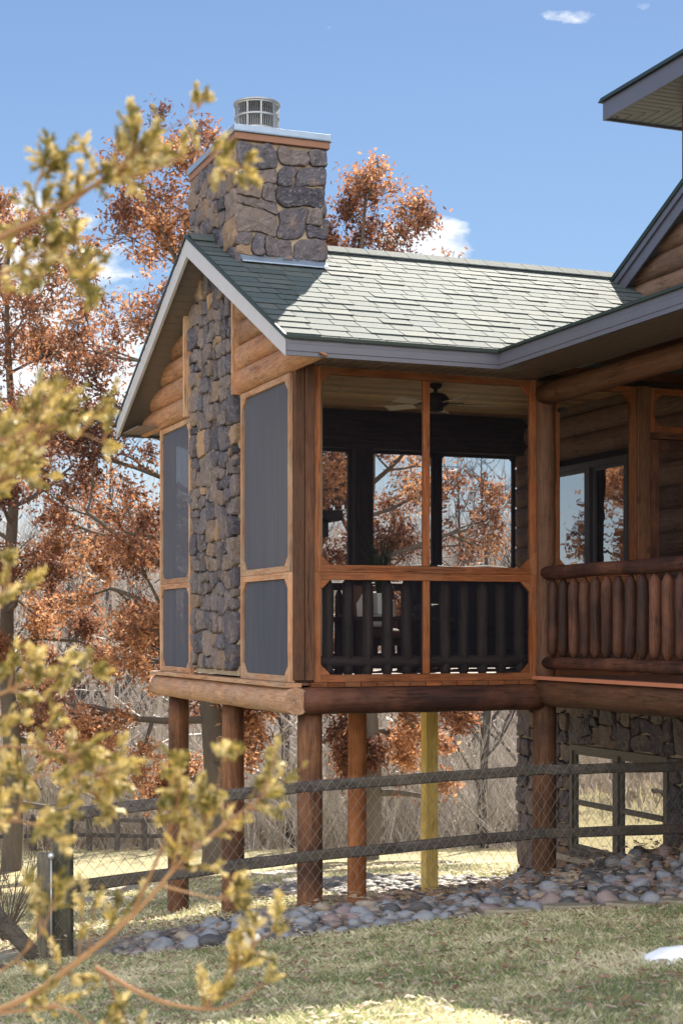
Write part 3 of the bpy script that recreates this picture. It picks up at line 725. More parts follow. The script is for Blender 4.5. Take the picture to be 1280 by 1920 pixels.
def window(s0, s1, z0, z1, t, fm, nsash=2, midbar=None, sill=False):
    w_ = gpart('window'); b = MB(); f_ = .06
    b.box(t-.05, t+.05, s0, s0+f_, z0, z1); b.box(t-.05, t+.05, s1-f_, s1, z0, z1); b.box(t-.052, t+.048, s0+f_, s1-f_, z0, z0+f_); b.box(t-.052, t+.048, s0+f_, s1-f_, z1-f_, z1)
    m_ = (s0+s1)/2; b.box(t-.055, t+.04, m_-.05, m_+.05, z0+f_, z1-f_); part(b, 'window_frame', fm, w_, .003)
    for (a0, a1) in ((s0+f_, m_-.05), (m_+.05, s1-f_)):
        b = MB(); q = .04
        b.box(t-.03, t+.01, a0, a0+q, z0+f_, z1-f_); b.box(t-.03, t+.01, a1-q, a1, z0+f_, z1-f_); b.box(t-.031, t+.009, a0+q, a1-q, z0+f_, z0+f_+q); b.box(t-.031, t+.009, a0+q, a1-q, z1-f_-q, z1-f_)
        if midbar: b.box(t-.036, t+.012, a0+q, a1-q, midbar-.025, midbar+.025)
        part(b, 'sash', fm, w_, .002)
        b = MB(); b.add([(t-.01, a0+q*.5, z0+f_+q*.5), (t-.01, a0+q*.5, z1-f_-q*.5), (t-.01, a1-q*.5, z1-f_-q*.5), (t-.01, a1-q*.5, z0+f_+q*.5)], [(0, 1, 2, 3)], .5, False); part(b, 'pane', 'window_glass', w_)
    if sill:
        b = MB(); b.box(t-.16, t+.02, s0-.10, s1+.10, z0-.07, z0-.003); part(b, 'sill', 'sill_tan', w_, .006)
    return w_
window(WN[0], WN[1], WN[2], WN[3], TH-.06, 'window_dark')

# ---- basement wall of stone under the deck, with window
BW = (1.05, 2.90, -2.34, -1.20)
b = MB(); b.mi = 1
b.box(TH, TH+.3, BW[1]+.0, 4.05, -3.4, -.42); b.box(TH, TH+.3, -5, BW[0], -3.2, -.42); b.box(TH, TH+.3, BW[0], BW[1], BW[3], -.42); b.box(TH, TH+.3, BW[0], BW[1], -3.2, BW[2])
b.box(TH+.3, 9, 3.9, 4.05, -3.6, -.42); b.mi = 0
for (a0, a1, b0, b1, sd_) in ((BW[1]+.0, 4.09, -3.3, BW[3], 31), (-5, BW[0]-.0, -3.3, BW[3], 32), (-5, 4.09, BW[3]+.0, -.42, 36), (BW[0], BW[1], -3.2, BW[2]-.06, 35)):
    stones(b, lambda u, v, h: (TH-h, a1-u, b0+v), a1-a0, b1-b0, .25, sd_, .06, gap=.005, asp=1.0)
stones(b, lambda u, v, h: (TH-.03+u, 4.05+h, -3.4+v), 3, 3.0, .26, 33, .06, gap=.006)
part(b, 'basement_wall', ['basement_stone', 'mortar'])
window(BW[0], BW[1], BW[2], BW[3], TH-.0, 'window_grey', midbar=-1.80, sill=True)

# ---- main house roof: gable edge above the porch roof
HP = .525
b = MB(); hz0, hs0 = 3.49, 1.75       # passes through (s=1.5, z=3.47) on its top
def hz_(s_): return hz0+HP*(hs0-s_)
RS = 2.5
b.prism([(RS, hz_(RS)-.02), (-1.6, hz_(-1.6)-.02), (-1.6, hz_(-1.6)-.10), (RS, hz_(RS)-.10)], 3.98, 9, lambda u, v, d: (d, u, v)); hroof = part(b, 'house_roof', 'drip_green')
b = MB(); b.prism([(4.3, hz_(4.3)-.02), (RS+.002, hz_(RS)-.02), (RS+.002, hz_(RS)-.10), (4.3, hz_(4.3)-.10)], 4.31, 9, lambda u, v, d: (d, u, v)); part(b, 'back_slope', 'drip_green', hroof)
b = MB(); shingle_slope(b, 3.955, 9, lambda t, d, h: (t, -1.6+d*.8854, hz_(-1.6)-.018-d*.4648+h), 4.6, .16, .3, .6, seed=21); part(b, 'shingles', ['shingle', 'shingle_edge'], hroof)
b = MB(); b.prism([(RS, hz_(RS)-.13), (-1.6, hz_(-1.6)-.13), (-1.6, hz_(-1.6)-.255), (RS, hz_(RS)-.255)], 3.972, 3.99, lambda u, v, d: (d, u, v)); part(b, 'rake_trim', 'fascia_grey', hroof, .002)
b = MB(); b.prism([(RS, hz_(RS)-.03), (-1.6, hz_(-1.6)-.03), (-1.6, hz_(-1.6)-.128), (RS, hz_(RS)-.128)], 3.95, 3.977, lambda u, v, d: (d, u, v)); part(b, 'rake_board', 'fascia_grey', hroof, .002)
b = MB(); b.prism([(RS, hz_(RS)-.01), (-1.6, hz_(-1.6)-.01), (-1.6, hz_(-1.6)-.06), (RS, hz_(RS)-.06)], 3.935, 3.949, lambda u, v, d: (d, u, v)); part(b, 'drip_edge', 'drip_green', hroof)
b = MB(); b.prism([(RS, hz_(RS)-.15), (-1.6, hz_(-1.6)-.15), (-1.6, hz_(-1.6)-.165), (RS, hz_(RS)-.165)], 3.992, 4.14, lambda u, v, d: (d, u, v)); part(b, 'soffit', 'soffit_grey', hroof)

# ---- upper storey: walls and hipped eave
UT, US, UZ = 3.70, 1.53, 4.92    # eave corner and soffit height
b = MB(); b.box(UT+.62, 9, -6, US-.6, 3.5, UZ+.02); upper = part(b, 'upper_wall', 'dark_gap')
b = MB(); z = 3.6
while z < UZ: siding(b, -5.5, US-.6, z, UT+.62, .115, n=4); z += .222
part(b, 'log_siding', 'brown_gable', upper)
b = MB(); b.box(UT+.50, UT+.62, US-.72, US-.58, 3.9, UZ); part(b, 'corner_board', 'redlog_z', upper, .004)
b = MB(); V = [(UT, US, UZ+.17), (9, US, UZ+.17), (9, -6, UZ+.17), (UT, -6, UZ+.17), (UT+2.5, US-2.5, UZ+1.35), (9, US-2.5, UZ+1.35), (9, -3.5, UZ+1.35), (UT+2.5, -3.5, UZ+1.35)]
b.hexa(V); uroof = part(b, 'upper_roof', 'shingle')
b = MB(); b.hexa([(UT-.04, US+.04, UZ+.155), (9, US+.04, UZ+.155), (9, -6, UZ+.155), (UT-.04, -6, UZ+.155), (UT-.02, US+.02, UZ+.20), (9, US+.02, UZ+.20), (9, -6, UZ+.20), (UT-.02, -6, UZ+.20)]); part(b, 'drip_edge', 'drip_green', uroof)
b = MB(); b.box(UT-.005, UT+.02, -6, US+.005, UZ-.02, UZ+.152); part(b, 'fascia', 'fascia_grey', uroof, .002)
b = MB(); b.box(UT+.03, 9, -6, US-.03, UZ+.03, UZ+.04); part(b, 'soffit_backing', 'dark_gap', uroof)
b = MB(); b.box(UT+.022, 9, US-.02, US+.005, UZ-.02, UZ+.152); part(b, 'fascia', 'fascia_grey', uroof, .002)
b = MB()   # soffit boards, mitred at the corner: run perpendicular to each eave
n = 0; q = 0.0
while q < 7:   # boards perpendicular to the t-eave (along t), stacked in s
    s1 = US-.02-q; s0 = s1-.082; a1 = UT+.02+q; a0 = UT+.02+q+.082
    tmax = UT+.64
    def hx(p4): b.hexa([(*p, UZ+.0) for p in p4]+[(*p, UZ+.01) for p in p4], .3+.4*random.random())
    if q < .6: hx([(UT+.02, s0), (min(UT+.02+q+.088, tmax), s0), (min(UT+.02+q, tmax), s1), (UT+.02, s1)])
    else: hx([(UT+.02, s0), (tmax, s0), (tmax, s1), (UT+.02, s1)])
    if q < .6: hx([(a1, US-.02), (a1, s1), (a0, s0), (a0, US-.02)])
    elif q < 4: hx([(a1, US-.02), (a1, US-.62), (a0-.004, US-.62), (a0-.004, US-.02)])
    q += .092
part(b, 'soffit', 'soffit_grey', uroof)

# ---- posts below
def lowpost(t, s, rad, ztop, mat, sides=16, lab=None):
    x, y, _ = LW(t, s, 0); zb = gz(x, y)-.15
    b = MB(); n = 10; lean = random.uniform(-.01, .01)
    b.tube([(t+lean*i/n, s, zb+(ztop-zb)*i/n) for i in range(n+1)], [rad*(1.04-.06*i/n+.02*math.sin(i*2.3)) for i in range(n+1)], sides, random.random())
    return part(b, 'support_post', mat, None, 0, lab)
lowpost(.15, .06, .1, -.65, 'post_z'); lowpost(2.2, -.03, .098, -.6, 'post_z')
lowpost(.1, 3.75, .105, -.65, 'post_z'); lowpost(.1, 1.92, .1, -.65, 'post_z')
lowpost(.95, 1.05, .081, -.60, 'post_orange', lab='orange tinted round post')
x, y = .83, 15.0; tt = (x-P0[0])*math.cos(ANG)+(y-P0[1])*math.sin(ANG); ss = -(x-P0[0])*math.sin(ANG)+(y-P0[1])*math.cos(ANG)
b = MB(); b.box(tt-.062, tt+.062, ss-.062, ss+.062, gz(x, y)-.02, -.6); part(b, 'support_post', 'yellow_pine', None, .004, 'new yellow square timber post')
lowpost(4.0, -2.9, .1, -.6, 'post_z')

# ================================================================== furniture on the porch
def at_house(name, t, s, z, rz=0): return empty(name, LW(t, s, z), ANG+rz)
FZ = -.418
# ceiling fan
fan = at_house('ceiling_fan', 2.12, 1.95, 2.334); tag(fan, 'dark ceiling fan with pale blades hanging over the porch room', 'fan')
b = MB(); b.lathe([(.06, 0), (.06, -.03), (.02, -.05), (.018, -.09)], sides=16); b.build('downrod', 'fan_dark', fan)
b = MB(); b.lathe([(.03, -.08), (.10, -.10), (.13, -.14), (.13, -.19), (.08, -.22), (.07, -.25), (.02, -.27)], sides=20); b.build('motor', 'fan_dark', fan)
for i in range(5):
    a = R(-14+72*i); ca, sa = math.cos(a), math.sin(a)
    def bp(u, v, z): return (u*ca-v*sa, u*sa+v*ca, z+v*.25)
    b = MB(); b.hexa([bp(u, v, -.195) for u, v in ((.22, -.045), (.52, -.065), (.52, .065), (.22, .045))]+[bp(u, v, -.187) for u, v in ((.22, -.045), (.52, -.065), (.52, .065), (.22, .045))])
    bl = b.build('blade', 'fan_blade', fan)
    b = MB(); b.hexa([bp(u, v, -.182) for u, v in ((.10, -.02), (.27, -.03), (.27, .03), (.10, .02))]+[bp(u, v, -.176) for u, v in ((.10, -.02), (.27, -.03), (.27, .03), (.10, .02))]); b.build('bracket', 'fan_dark', bl)
def cushion(mb, x0, x1, y0, y1, z0, z1, puff=.03):
    vs = []; n = 6
    cx, cy, cz = (x0+x1)/2, (y0+y1)/2, (z0+z1)/2
    P = []
    for side in (0, 1):
        for j in range(n+1):
            for i in range(n+1):
                u, v = i/n*2-1, j/n*2-1; e = (1-u**4)*(1-v**4)
                h = (z1-z0)/2*(.45+.55*e)+puff*e*.3
                kx = 1-.06*(v*v); ky = 1-.06*(u*u)
                P.append((cx+u*(x1-x0)/2*ky, cy+v*(y1-y0)/2*kx, cz+(h if side else -h)))
    N = (n+1)**2; F = []
    for j in range(n):
        for i in range(n):
            a = j*(n+1)+i; F.append((a, a+n+1, a+n+2, a+1)); F.append((N+a, N+a+1, N+a+n+2, N+a+n+1))
    ring = [i for i in range(n+1)]+[j*(n+1)+n for j in range(1, n+1)]+[n*(n+1)+i for i in range(n-1, -1, -1)]+[j*(n+1) for j in range(n-1, 0, -1)]
    for q in range(len(ring)): a, c = ring[q], ring[(q+1) % len(ring)]; F.append((a, c, N+c, N+a))
    mb.add(P, F, None, True)
# sofa with its back along the far screens
so = at_house('sofa', 3.30, 3.25, FZ); tag(so, 'dark charcoal sofa with rolled back at the far side of the porch', 'sofa')
b = MB(); cushion(b, -.68, .68, -.35, .38, .12, .42); b.box(-.66, .66, -.32, .34, .08, .2); b.build('seat', 'charcoal', so, bevel=.01)
b = MB(); b.hexa([(-.70, .18, .3), (.70, .18, .3), (.70, .40, .3), (-.70, .40, .3), (-.70, .26, 1.0), (.70, .26, 1.0), (.70, .44, 1.0), (-.70, .44, 1.0)]); b.tube([(x_, .35, 1.02+.012*math.sin(x_*9)) for x_ in np.linspace(-.72, .72, 9)], .085, 12); b.build('backrest', 'charcoal', so, bevel=.02)
for sx in (-1, 1):
    b = MB(); b.box(sx*.72-.07, sx*.72+.07, -.36, .36, .1, .58); b.tube([(sx*.72, -.37, .6), (sx*.72, .3, .62)], .08, 12); b.build('armrest', 'charcoal', so, bevel=.02)
    for sy in (-.3, .3):
        b = MB(); b.box(sx*.66-.025, sx*.66+.025, sy-.025, sy+.025, 0, .1); b.build('leg', 'darkwood_z', so)
# coffee table
tb = at_house('coffee_table', 1.65, 1.9, FZ); tag(tb, 'low dark wood table carrying the potted grass', 'table')
b = MB(); b.box(-.5, .5, -.3, .3, .50, .54); b.build('tabletop', 'darkwood_t', tb, bevel=.006)
for sx in (-1, 1):
    for sy in (-1, 1): b = MB(); b.box(sx*.44-.03, sx*.44+.03, sy*.25-.03, sy*.25+.03, 0, .50); b.build('leg', 'darkwood_z', tb)
b = MB(); b.box(-.42, .42, -.24, .24, .14, .165); b.build('shelf', 'darkwood_t', tb)
pg = at_house('potted_grass', 1.53, 1.9, FZ+.56); tag(pg, 'tall green grass plant in a square white pot on the porch table', 'plant')
b = MB(); b.hexa([(x_*.045, y_*.045, 0) for x_, y_ in ((-1, -1), (1, -1), (1, 1), (-1, 1))]+[(x_*.055, y_*.055, .2) for x_, y_ in ((-1, -1), (1, -1), (1, 1), (-1, 1))]); b.build('pot', 'white_pot', pg, bevel=.006)
b = MB()
for i in range(150):
    a = random.uniform(0, 6.28); l = random.uniform(.03, .22)**1.0; h = random.uniform(.32, .62); r0 = random.uniform(0, .035)
    pts = [(math.cos(a)*(r0+l*q*q), math.sin(a)*(r0+l*q*q), .18+h*q-(.10*l*q*q)) for q in (0, .35, .7, 1)]
    b.tube(pts, [.003, .003, .002, .0006], 3, cap=False)
b.build('foliage', 'room_grass', pg)
# chairs
def chair(t, s, rz, mat, lab, pill):
    c = at_house('armchair', t, s, FZ, rz); tag(c, lab, 'chair', 'chairs in the screened porch')
    b = MB(); b.box(-.28, .28, -.28, .26, .26, .31); b.build('seat_frame', 'darkwood_t', c, bevel=.004)
    b = MB(); cushion(b, -.27, .27, -.27, .25, .31, .43); b.build('seat', mat, c)
    b = MB(); b.hexa([(-.27, .2, .4), (.27, .2, .4), (.27, .28, .4), (-.27, .28, .4), (-.27, .33, .88), (.27, .33, .88), (.27, .40, .88), (-.27, .40, .88)]); b.build('backrest', mat, c, bevel=.02)
    for sx in (-1, 1):
        b = MB(); b.box(sx*.31-.025, sx*.31+.025, -.3, .3, .54, .57); b.build('armrest', 'darkwood_s', c, bevel=.004)
        for sy in (-.27, .27): b = MB(); b.box(sx*.31-.022, sx*.31+.022, sy-.022, sy+.022, 0, .54); b.build('leg', 'darkwood_z', c)
    if pill:
        b = MB(); cushion(b, -.2, .2, -.06, .06, .0, .36, .02)
        p = b.build('pillow', 'white_fabric'); tag(p, 'white pillow propped on the chair nearest the corner post' if pill == 1 else 'white pillow propped on the chair beside the potted grass', 'pillow', 'white pillows')
        p.location = Vector(LW(t, s, FZ+.45)); p.rotation_euler = (R(-15), 0, ANG+rz)
    return c
chair(.75, 2.6, R(100), 'brown_fabric', 'brown cushioned armchair at the left end of the porch room', 1)
chair(2.0, 3.1, R(-8), 'brown_fabric', 'brown cushioned armchair behind the potted grass', 2)

# ================================================================== fence
def FP(px, Y): return ((px-640)/2977*Y, Y)
FN = [(100, 10.96, -1.285, -1.79), (550, 11.82, -1.177, -1.70), (1010, 12.74, -1.121, -1.63), (1290, 13.42, -1.150, -1.675)]
def fpos(px):
    for a, c in zip(FN, FN[1:]):
        if px <= c[0] or c is FN[-1]:
            u = (px-a[0])/(c[0]-a[0]); y = 1/((1-u)/a[1]+u/c[1]) if True else 0
            return y, a[2]+(c[2]-a[2])*u, a[3]+(c[3]-a[3])*u
fence = empty('rail_fence', (*FP(100, 10.96), gz(*FP(100, 10.96)))); fl = fence.location
tag(fence, 'weathered grey two-rail wooden fence with chain link mesh crossing in front of the porch posts', 'fence')
def fbuild(b, name, mat): return b.build(name, mat, fence, tuple(-fl))
def beam(b, p, q, hw, hh, n=10, wob=.002):
    p, q = Vector(p), Vector(q); d = (q-p).normalized(); side = d.cross(Vector((0, 0, 1))).normalized(); up = side.cross(d)
    vs = []
    for i in range(n+1):
        c = p.lerp(q, i/n); c = c+Vector((0, 0, 1))*wob*math.sin(i*1.3+p.x)
        for a, e in ((-1, -.7), (-.7, -1), (.7, -1), (1, -.7), (1, .7), (.7, 1), (-.7, 1), (-1, .7)):
            vs.append(tuple(c+side*a*hw*random.uniform(.95, 1.05)+up*e*hh*random.uniform(.95, 1.05)))
    fs = [(i*8+j, i*8+(j+1) % 8, (i+1)*8+(j+1) % 8, (i+1)*8+j) for i in range(n) for j in range(8)]+[tuple(range(8))[::-1], tuple(n*8+j for j in range(8))]
    b.add(vs, fs, None, False)
for zi in (2, 3):
    for (a, c) in ((0, 2), (2, 3)):
        A, C_ = FN[a], FN[c]
        if (a, c) == (0, 2):
            M_ = FN[1]; b = MB()
            beam(b, (*FP(A[0], A[1]), A[zi]), (*FP(M_[0], M_[1]), M_[zi]), .033, .040); beam(b, (*FP(M_[0]-3, M_[1]), M_[zi]), (*FP(C_[0]+8, C_[1]), C_[zi]), .033, .039)
        else:
            b = MB(); beam(b, (*FP(A[0]-12, A[1]-.02), A[zi]-.004), (*FP(C_[0]+20, C_[1]), C_[zi]), .033, .040)
        fbuild(b, 'rail', 'fence_wood')
def fpost(px, Y, ytop, hw, name='post', sq=True):
    x, y = FP(px, Y); zt = (1181-ytop)*Y/2977; b = MB()
    b.box(x-hw, x+hw, y-hw*1.1, y+hw*1.1, gz(x, y)-.1, zt); return b.build(name, 'fence_post', fence, tuple(-fl), .008)
fpost(119, 11.02, 1528, .062); fpost(85, 10.92, 1600, .047)
b = MB(); x, y = FP(96.5, 10.85); b.tube([(x, y, gz(x, y)-.1), (x, y, -1.56)], .008, 8); fbuild(b, 'pipe', 'steel')
b = MB(); b.lathe([(.003, -.025), (.018, -.018), (.024, 0), (.018, .018), (.003, .025)], (x, y, -1.545), 12); fbuild(b, 'ball_cap', 'knob_grey')
b = MB(); beam(b, (*FP(-60, 10.7), -1.72), (*FP(66, 10.9), -2.24), .04, .055); fbuild(b, 'brace', 'fence_wood')
b = MB(); beam(b, (*FP(-120, 10.2), -2.16), (*FP(16, 10.5), -2.27), .04, .05); fbuild(b, 'brace', 'fence_wood')
# chain link
b = MB(); CW = .088
def fence_pt(L, v):   # L metres along from the left post, v 0 ground..1 top
    tot = []; P = [Vector((*FP(n_[0], n_[1]), 0)) for n_ in FN]; acc = 0
    for i in range(3):
        d = (P[i+1]-P[i]).length
        if L <= acc+d or i == 2:
            u = (L-acc)/d; q = P[i].lerp(P[i+1], u); zt = FN[i][2]+(FN[i+1][2]-FN[i][2])*u+.065
            zb = gz(q.x, q.y)+.0
            return Vector((q.x+.02, q.y-.042, zb+(zt-zb)*v))
        acc += d
LT = sum((Vector((*FP(a[0], a[1]), 0))-Vector((*FP(c[0], c[1]), 0))).length for a, c in zip(FN, FN[1:]))
ROWS = 19
ncol = int(LT/CW)
for kk in range(-ROWS, 2*ncol+ROWS):
    for sgn in (1, -1):
        pts = []
        for rr in range(ROWS+1):
            L = (kk+sgn*rr)*CW/2 + (0 if sgn == 1 else ROWS*CW/2)
            if sgn == -1: L = (kk-rr+ROWS)*CW/2
            if 0 <= L <= LT: pts.append(fence_pt(L, rr/ROWS))
        if len(pts) > 1 and (kk % 2 == 0): b.tube(pts, .0017, 3, .5, cap=False)
fbuild(b, 'chain_link_mesh', 'wire')
for px in (1007, 1030, 1040, 1000):
    pass
# distant fence across the far lawn
ff = empty('far_fence', (-7, 33, gz(-7, 33))); tag(ff, 'low dark rail fence far off at the edge of the woods', 'fence'); fl2 = ff.location
def farp(px, Y): return (px-640)/2977*Y
for px in range(-40, 330, 52):
    Y = 38; x = farp(px, Y); b = MB(); b.box(x-.06, x+.06, Y-.06, Y+.06, gz(x, Y)-.1, gz(x, Y)+.85); b.build('post', 'grey_bark', ff, tuple(-fl2))
for h in (.35, .72):
    b = MB(); beam(b, (farp(-60, 38), 38, gz(farp(-60, 38), 38)+h), (farp(330, 38), 38, gz(farp(330, 38), 38)+h), .03, .045, 6, .02); b.build('rail', 'grey_bark', ff, tuple(-fl2))

# ================================================================== path light on a log stub
x, y = FP(453, 9.6); zt = (1181-1768)*9.6/2977
pl = empty('path_light', (x, y, gz(x, y))); tag(pl, 'cream capped utility lamp on a brown wooden stub at the lawn edge', 'lamp')
zg = gz(x, y); H = zt-zg
b = MB(); b.tube([(0, 0, -.1), (0, 0, H*.5), (0, 0, H-.03)], [.075, .07, .068], 14, .4); b.build('stub_post', 'post_orange', pl)
b = MB(); b.lathe([(.07, H-.035), (.088, H-.03), (.098, H-.01), (.10, H+.01), (.085, H+.035), (.04, H+.045), (.005, H+.047)], sides=24); b.build('cap', 'cream_metal', pl)
b = MB()
for q in (.03, .05, .07, .09): b.lathe([(q-.004, H+.046-q*.3), (q, H+.052-q*.3), (q+.004, H+.046-q*.3)], sides=20)
b.build('cap_ring', 'steel', pl)
b = MB(); b.tube([(.02, -.02, H+.03), (.03, -.02, H+.07), (.06, -.03, H+.085)], [.028, .04, .038], 12); b.tube([(.08, -.03, H+.05), (.10, -.03, H+.02)], [.03, .025], 10); b.build('lamp_head', 'white_fabric', pl)

# ================================================================== rocks
rock_meshes = []
def rockmesh(seed, mat):
    rs = random.Random(seed); import bmesh
    bm = bmesh.new(); bmesh.ops.create_icosphere(bm, subdivisions=3, radius=1)
    sx, sy, sz = rs.uniform(.9, 1.3), rs.uniform(.75, 1.0), rs.uniform(.55, .8)
    for v_ in bm.verts:
        d = 1+.30*mnoise.noise(v_.co*1.0+Vector((seed*3.1, 0, 0)))+.09*mnoise.noise(v_.co*2.6+Vector((0, seed*1.7, 0)))
        # facet-ish flattening
        v_.co = Vector((v_.co.x*sx*d, v_.co.y*sy*d, v_.co.z*sz*d))
    me = bpy.data.meshes.new('river_rock'); bm.to_mesh(me); bm.free()
    me.polygons.foreach_set('use_smooth', [True]*len(me.polygons)); me.materials.append(MATS[mat]); return me
RK = {'rock_blue': 'smooth blue grey river stone in the rock bed by the lawn', 'rock_mauve': 'smooth reddish mauve river stone in the rock bed by the lawn', 'rock_tan': 'smooth pale tan river stone in the rock bed by the lawn', 'rock_dark': 'smooth dark grey river stone in the rock bed by the lawn'}
RM = {m_: [rockmesh(i*7+j, m_) for i in range(4)] for j, m_ in enumerate(RK)}
EDGE = [(-4, 11.0), (-1.94, 10.75), (-1.18, 10.45), (-.28, 10.4), (.21, 10.6), (.77, 10.9), (1.33, 11.05), (2.36, 11.15), (4.2, 11.2)]
def lawn_edge_y(x):   # Y where the bed starts
    P = EDGE
    for a, c in zip(P, P[1:]):
        if x <= c[0]: return a[1]+(c[1]-a[1])*(x-a[0])/(c[0]-a[0])
    return P[-1][1]
def bed_depth(x): return .5+.85*max(0, min(1, (x+1.5)/1.2)) if x < -.3 else (1.35+.55*(x+.3))
def in_wall(x, y):
    tt = (x-P0[0])*math.cos(ANG)+(y-P0[1])*math.sin(ANG); return tt > TH-.1
placed = []
def mound(x, y):
    e = lawn_edge_y(x); u = (y-e)/bed_depth(x)
    return .06*max(0, min(1, u*3))+(.30*max(0, min(1, (x-.8)/2.2)))*max(0, min(1, u*1.3))
cand = 0
while len(placed) < 285 and cand < 20000:
    cand += 1
    x = random.uniform(-1.35, 3.6); y = lawn_edge_y(x)+random.uniform(.02, bed_depth(x))*random.random()**.5
    if in_wall(x, y): continue
    px = 640+2977*x/y
    if px < 60 or px > 1300 or (px < 440 and random.random() < .5): continue
    rad = random.choice((.045, .055, .065, .08, .095))*(.88 if px < 900 else 1.05)
    if any((x-a)**2+((y-c)*1.0)**2 < ((rad+r_)*.78)**2 for a, c, r_ in placed): continue
    placed.append((x, y, rad))
for i, (x, y, rad) in enumerate(placed):
    m_ = random.choices(list(RK), (.50, .16, .12, .22))[0]
    o = bpy.data.objects.new('river_rock', random.choice(RM[m_])); COL.objects.link(o)
    o.location = (x, y, gz(x, y)+mound(x, y)+rad*.22); o.rotation_euler = (random.uniform(-.4, .4), random.uniform(-.4, .4), random.uniform(0, 6.28)); o.scale = (rad,)*3
    tag(o, RK[m_], 'rock', 'river rocks in the bed at the lawn edge')
# smaller stones and the sunny rubble beyond: uncountable, one object
b = MB()
import bmesh
ico = bmesh.new(); bmesh.ops.create_icosphere(ico, subdivisions=2, radius=1); IV = np.array([v_.co[:] for v_ in ico.verts]); IF = np.array([[v_.index for v_ in f_.verts] for f_ in ico.faces]); ico.free()
def pebbles(name, pts, mat, lab=None, kind='stuff', par=None):
    Vs, Fs, rr = [], [], []
    for i, (x, y, z, rad) in enumerate(pts):
        S = rng.uniform(.6, 1.2, 3)*rad*np.array([1, 1, .65]); a = rng.uniform(0, 6.28); Rm = np.array([[math.cos(a), -math.sin(a), 0], [math.sin(a), math.cos(a), 0], [0, 0, 1]])
        ns = 1+.12*np.sin(IV@rng.uniform(-3, 3, 3)+rng.uniform(0, 6))
        Vs.append((IV*ns[:, None]*S)@Rm.T+np.array([x, y, z])); Fs.append(IF+i*len(IV)); rr += [rng.random()]*len(IF)
    o = bulk(name, np.concatenate(Vs), np.concatenate(Fs), rr, mat, par, True); return tag(o, lab, 'stones', kind=kind)
m, k = newmat('pebble'); r = rnd(k); v = oc(k)
finish(k, k.mix(k.math('MULTIPLY', k.noise(v, 30, 4), .4), k.ramp(r, [(0, (.03, .03, .035)), (.3, (.08, .083, .095)), (.55, (.13, .09, .085)), (.8, (.20, .165, .13)), (1, (.27, .25, .23))]), (.35, .33, .3)), .7)
pp = []
for i in range(2900):
    x = random.uniform(-1.5, 3.7); y = lawn_edge_y(x)+random.uniform(.0, bed_depth(x)*1.15)
    if in_wall(x, y): continue
    pp.append((x, y, gz(x, y)+mound(x, y)*.8+.01, random.uniform(.02, .052)))
pebbles('small_stones', pp, 'pebble', 'small mixed stones filling the rock bed')
pp = []
for i in range(1300):
    t = random.uniform(1.2, 4.0); s = random.uniform(1.4, 7.5)
    x, y, _ = LW(t, s, 0)
    if t < 1.2+.5*mnoise.noise(Vector((s, 0, 0)))+.3: continue
    pp.append((x, y, gz(x, y)+.02, random.choice((.025, .04, .055, .08))))
pebbles('rubble', pp, 'pebble', 'sunlit scattered rubble on the ground under the porch')
# dirt sheets of the bed
b = MB(); N = 60
for i in range(N):
    x0, x1 = -1.45+i*5.3/N, -1.45+(i+1)*5.3/N
    for j in range(8):
        def P_(x, j): y = lawn_edge_y(x)+bed_depth(x)*1.1*j/8; return (x, y, gz(x, y)+.006+mound(x, y)*(.9 if j else 0))
        b.add([P_(x0, j), P_(x1, j), P_(x1, j+1), P_(x0, j+1)], [(0, 1, 2, 3)], .5, True)
tag(b.build('rock_bed_soil', 'dirt'), kind='structure')
# flat edging stones at the lawn edge, right
for i in range(7):
    x = 1.15+i*.42; y = lawn_edge_y(x)-.05; b = MB(); n = 9
    poly = [(math.cos(2*math.pi*q/n)*.19*random.uniform(.85, 1.15), math.sin(2*math.pi*q/n)*.08*random.uniform(.85, 1.15)) for q in range(n)]
    b.prism(poly, -.03, .025+random.random()*.02, lambda u, v, d: (u, v, d)); o = b.build('edging_stone', 'edging', None, (x, y, gz(x, y)+.015), .01); o.rotation_euler = (0, random.uniform(-.06, .06), random.uniform(-.1, .25))
    tag(o, 'flat mossy edging stone between the lawn and the rock bed', 'edging stone', 'edging stones at the lawn edge')
# pale slabs on the far ground
for (px, py, w_, d_) in ((250, 1668, .5, .3), (520, 1672, .6, .3), (600, 1655, .55, .3), (640, 1690, .45, .22), (210, 1690, .5, .25), (560, 1640, .7, .3)):
    Y = 12
    for _ in range(60):
        x = (px-640)/2977*Y
        Y += ((1181-py)/2977*Y-gz(x, Y))*3 if abs((1181-py)/2977*Y-gz(x, Y)) > .003 else 0
        Y = max(11, min(Y, 35))
    x = (px-640)/2977*Y; n = 10; b = MB()
    poly = [(math.cos(2*math.pi*q/n)*w_*random.uniform(.8, 1.1), math.sin(2*math.pi*q/n)*d_*random.uniform(.8, 1.1)) for q in range(n)]
    b.prism(poly, -.05, .035, lambda u, v, d: (u, v, d)); o = b.build('flagstone', 'slab_stone', None, (x, Y, gz(x, Y)), .01); tag(o, 'pale flat flagstone lying in the sunny ground beyond the fence', 'flagstone', 'flagstones beyond the fence')
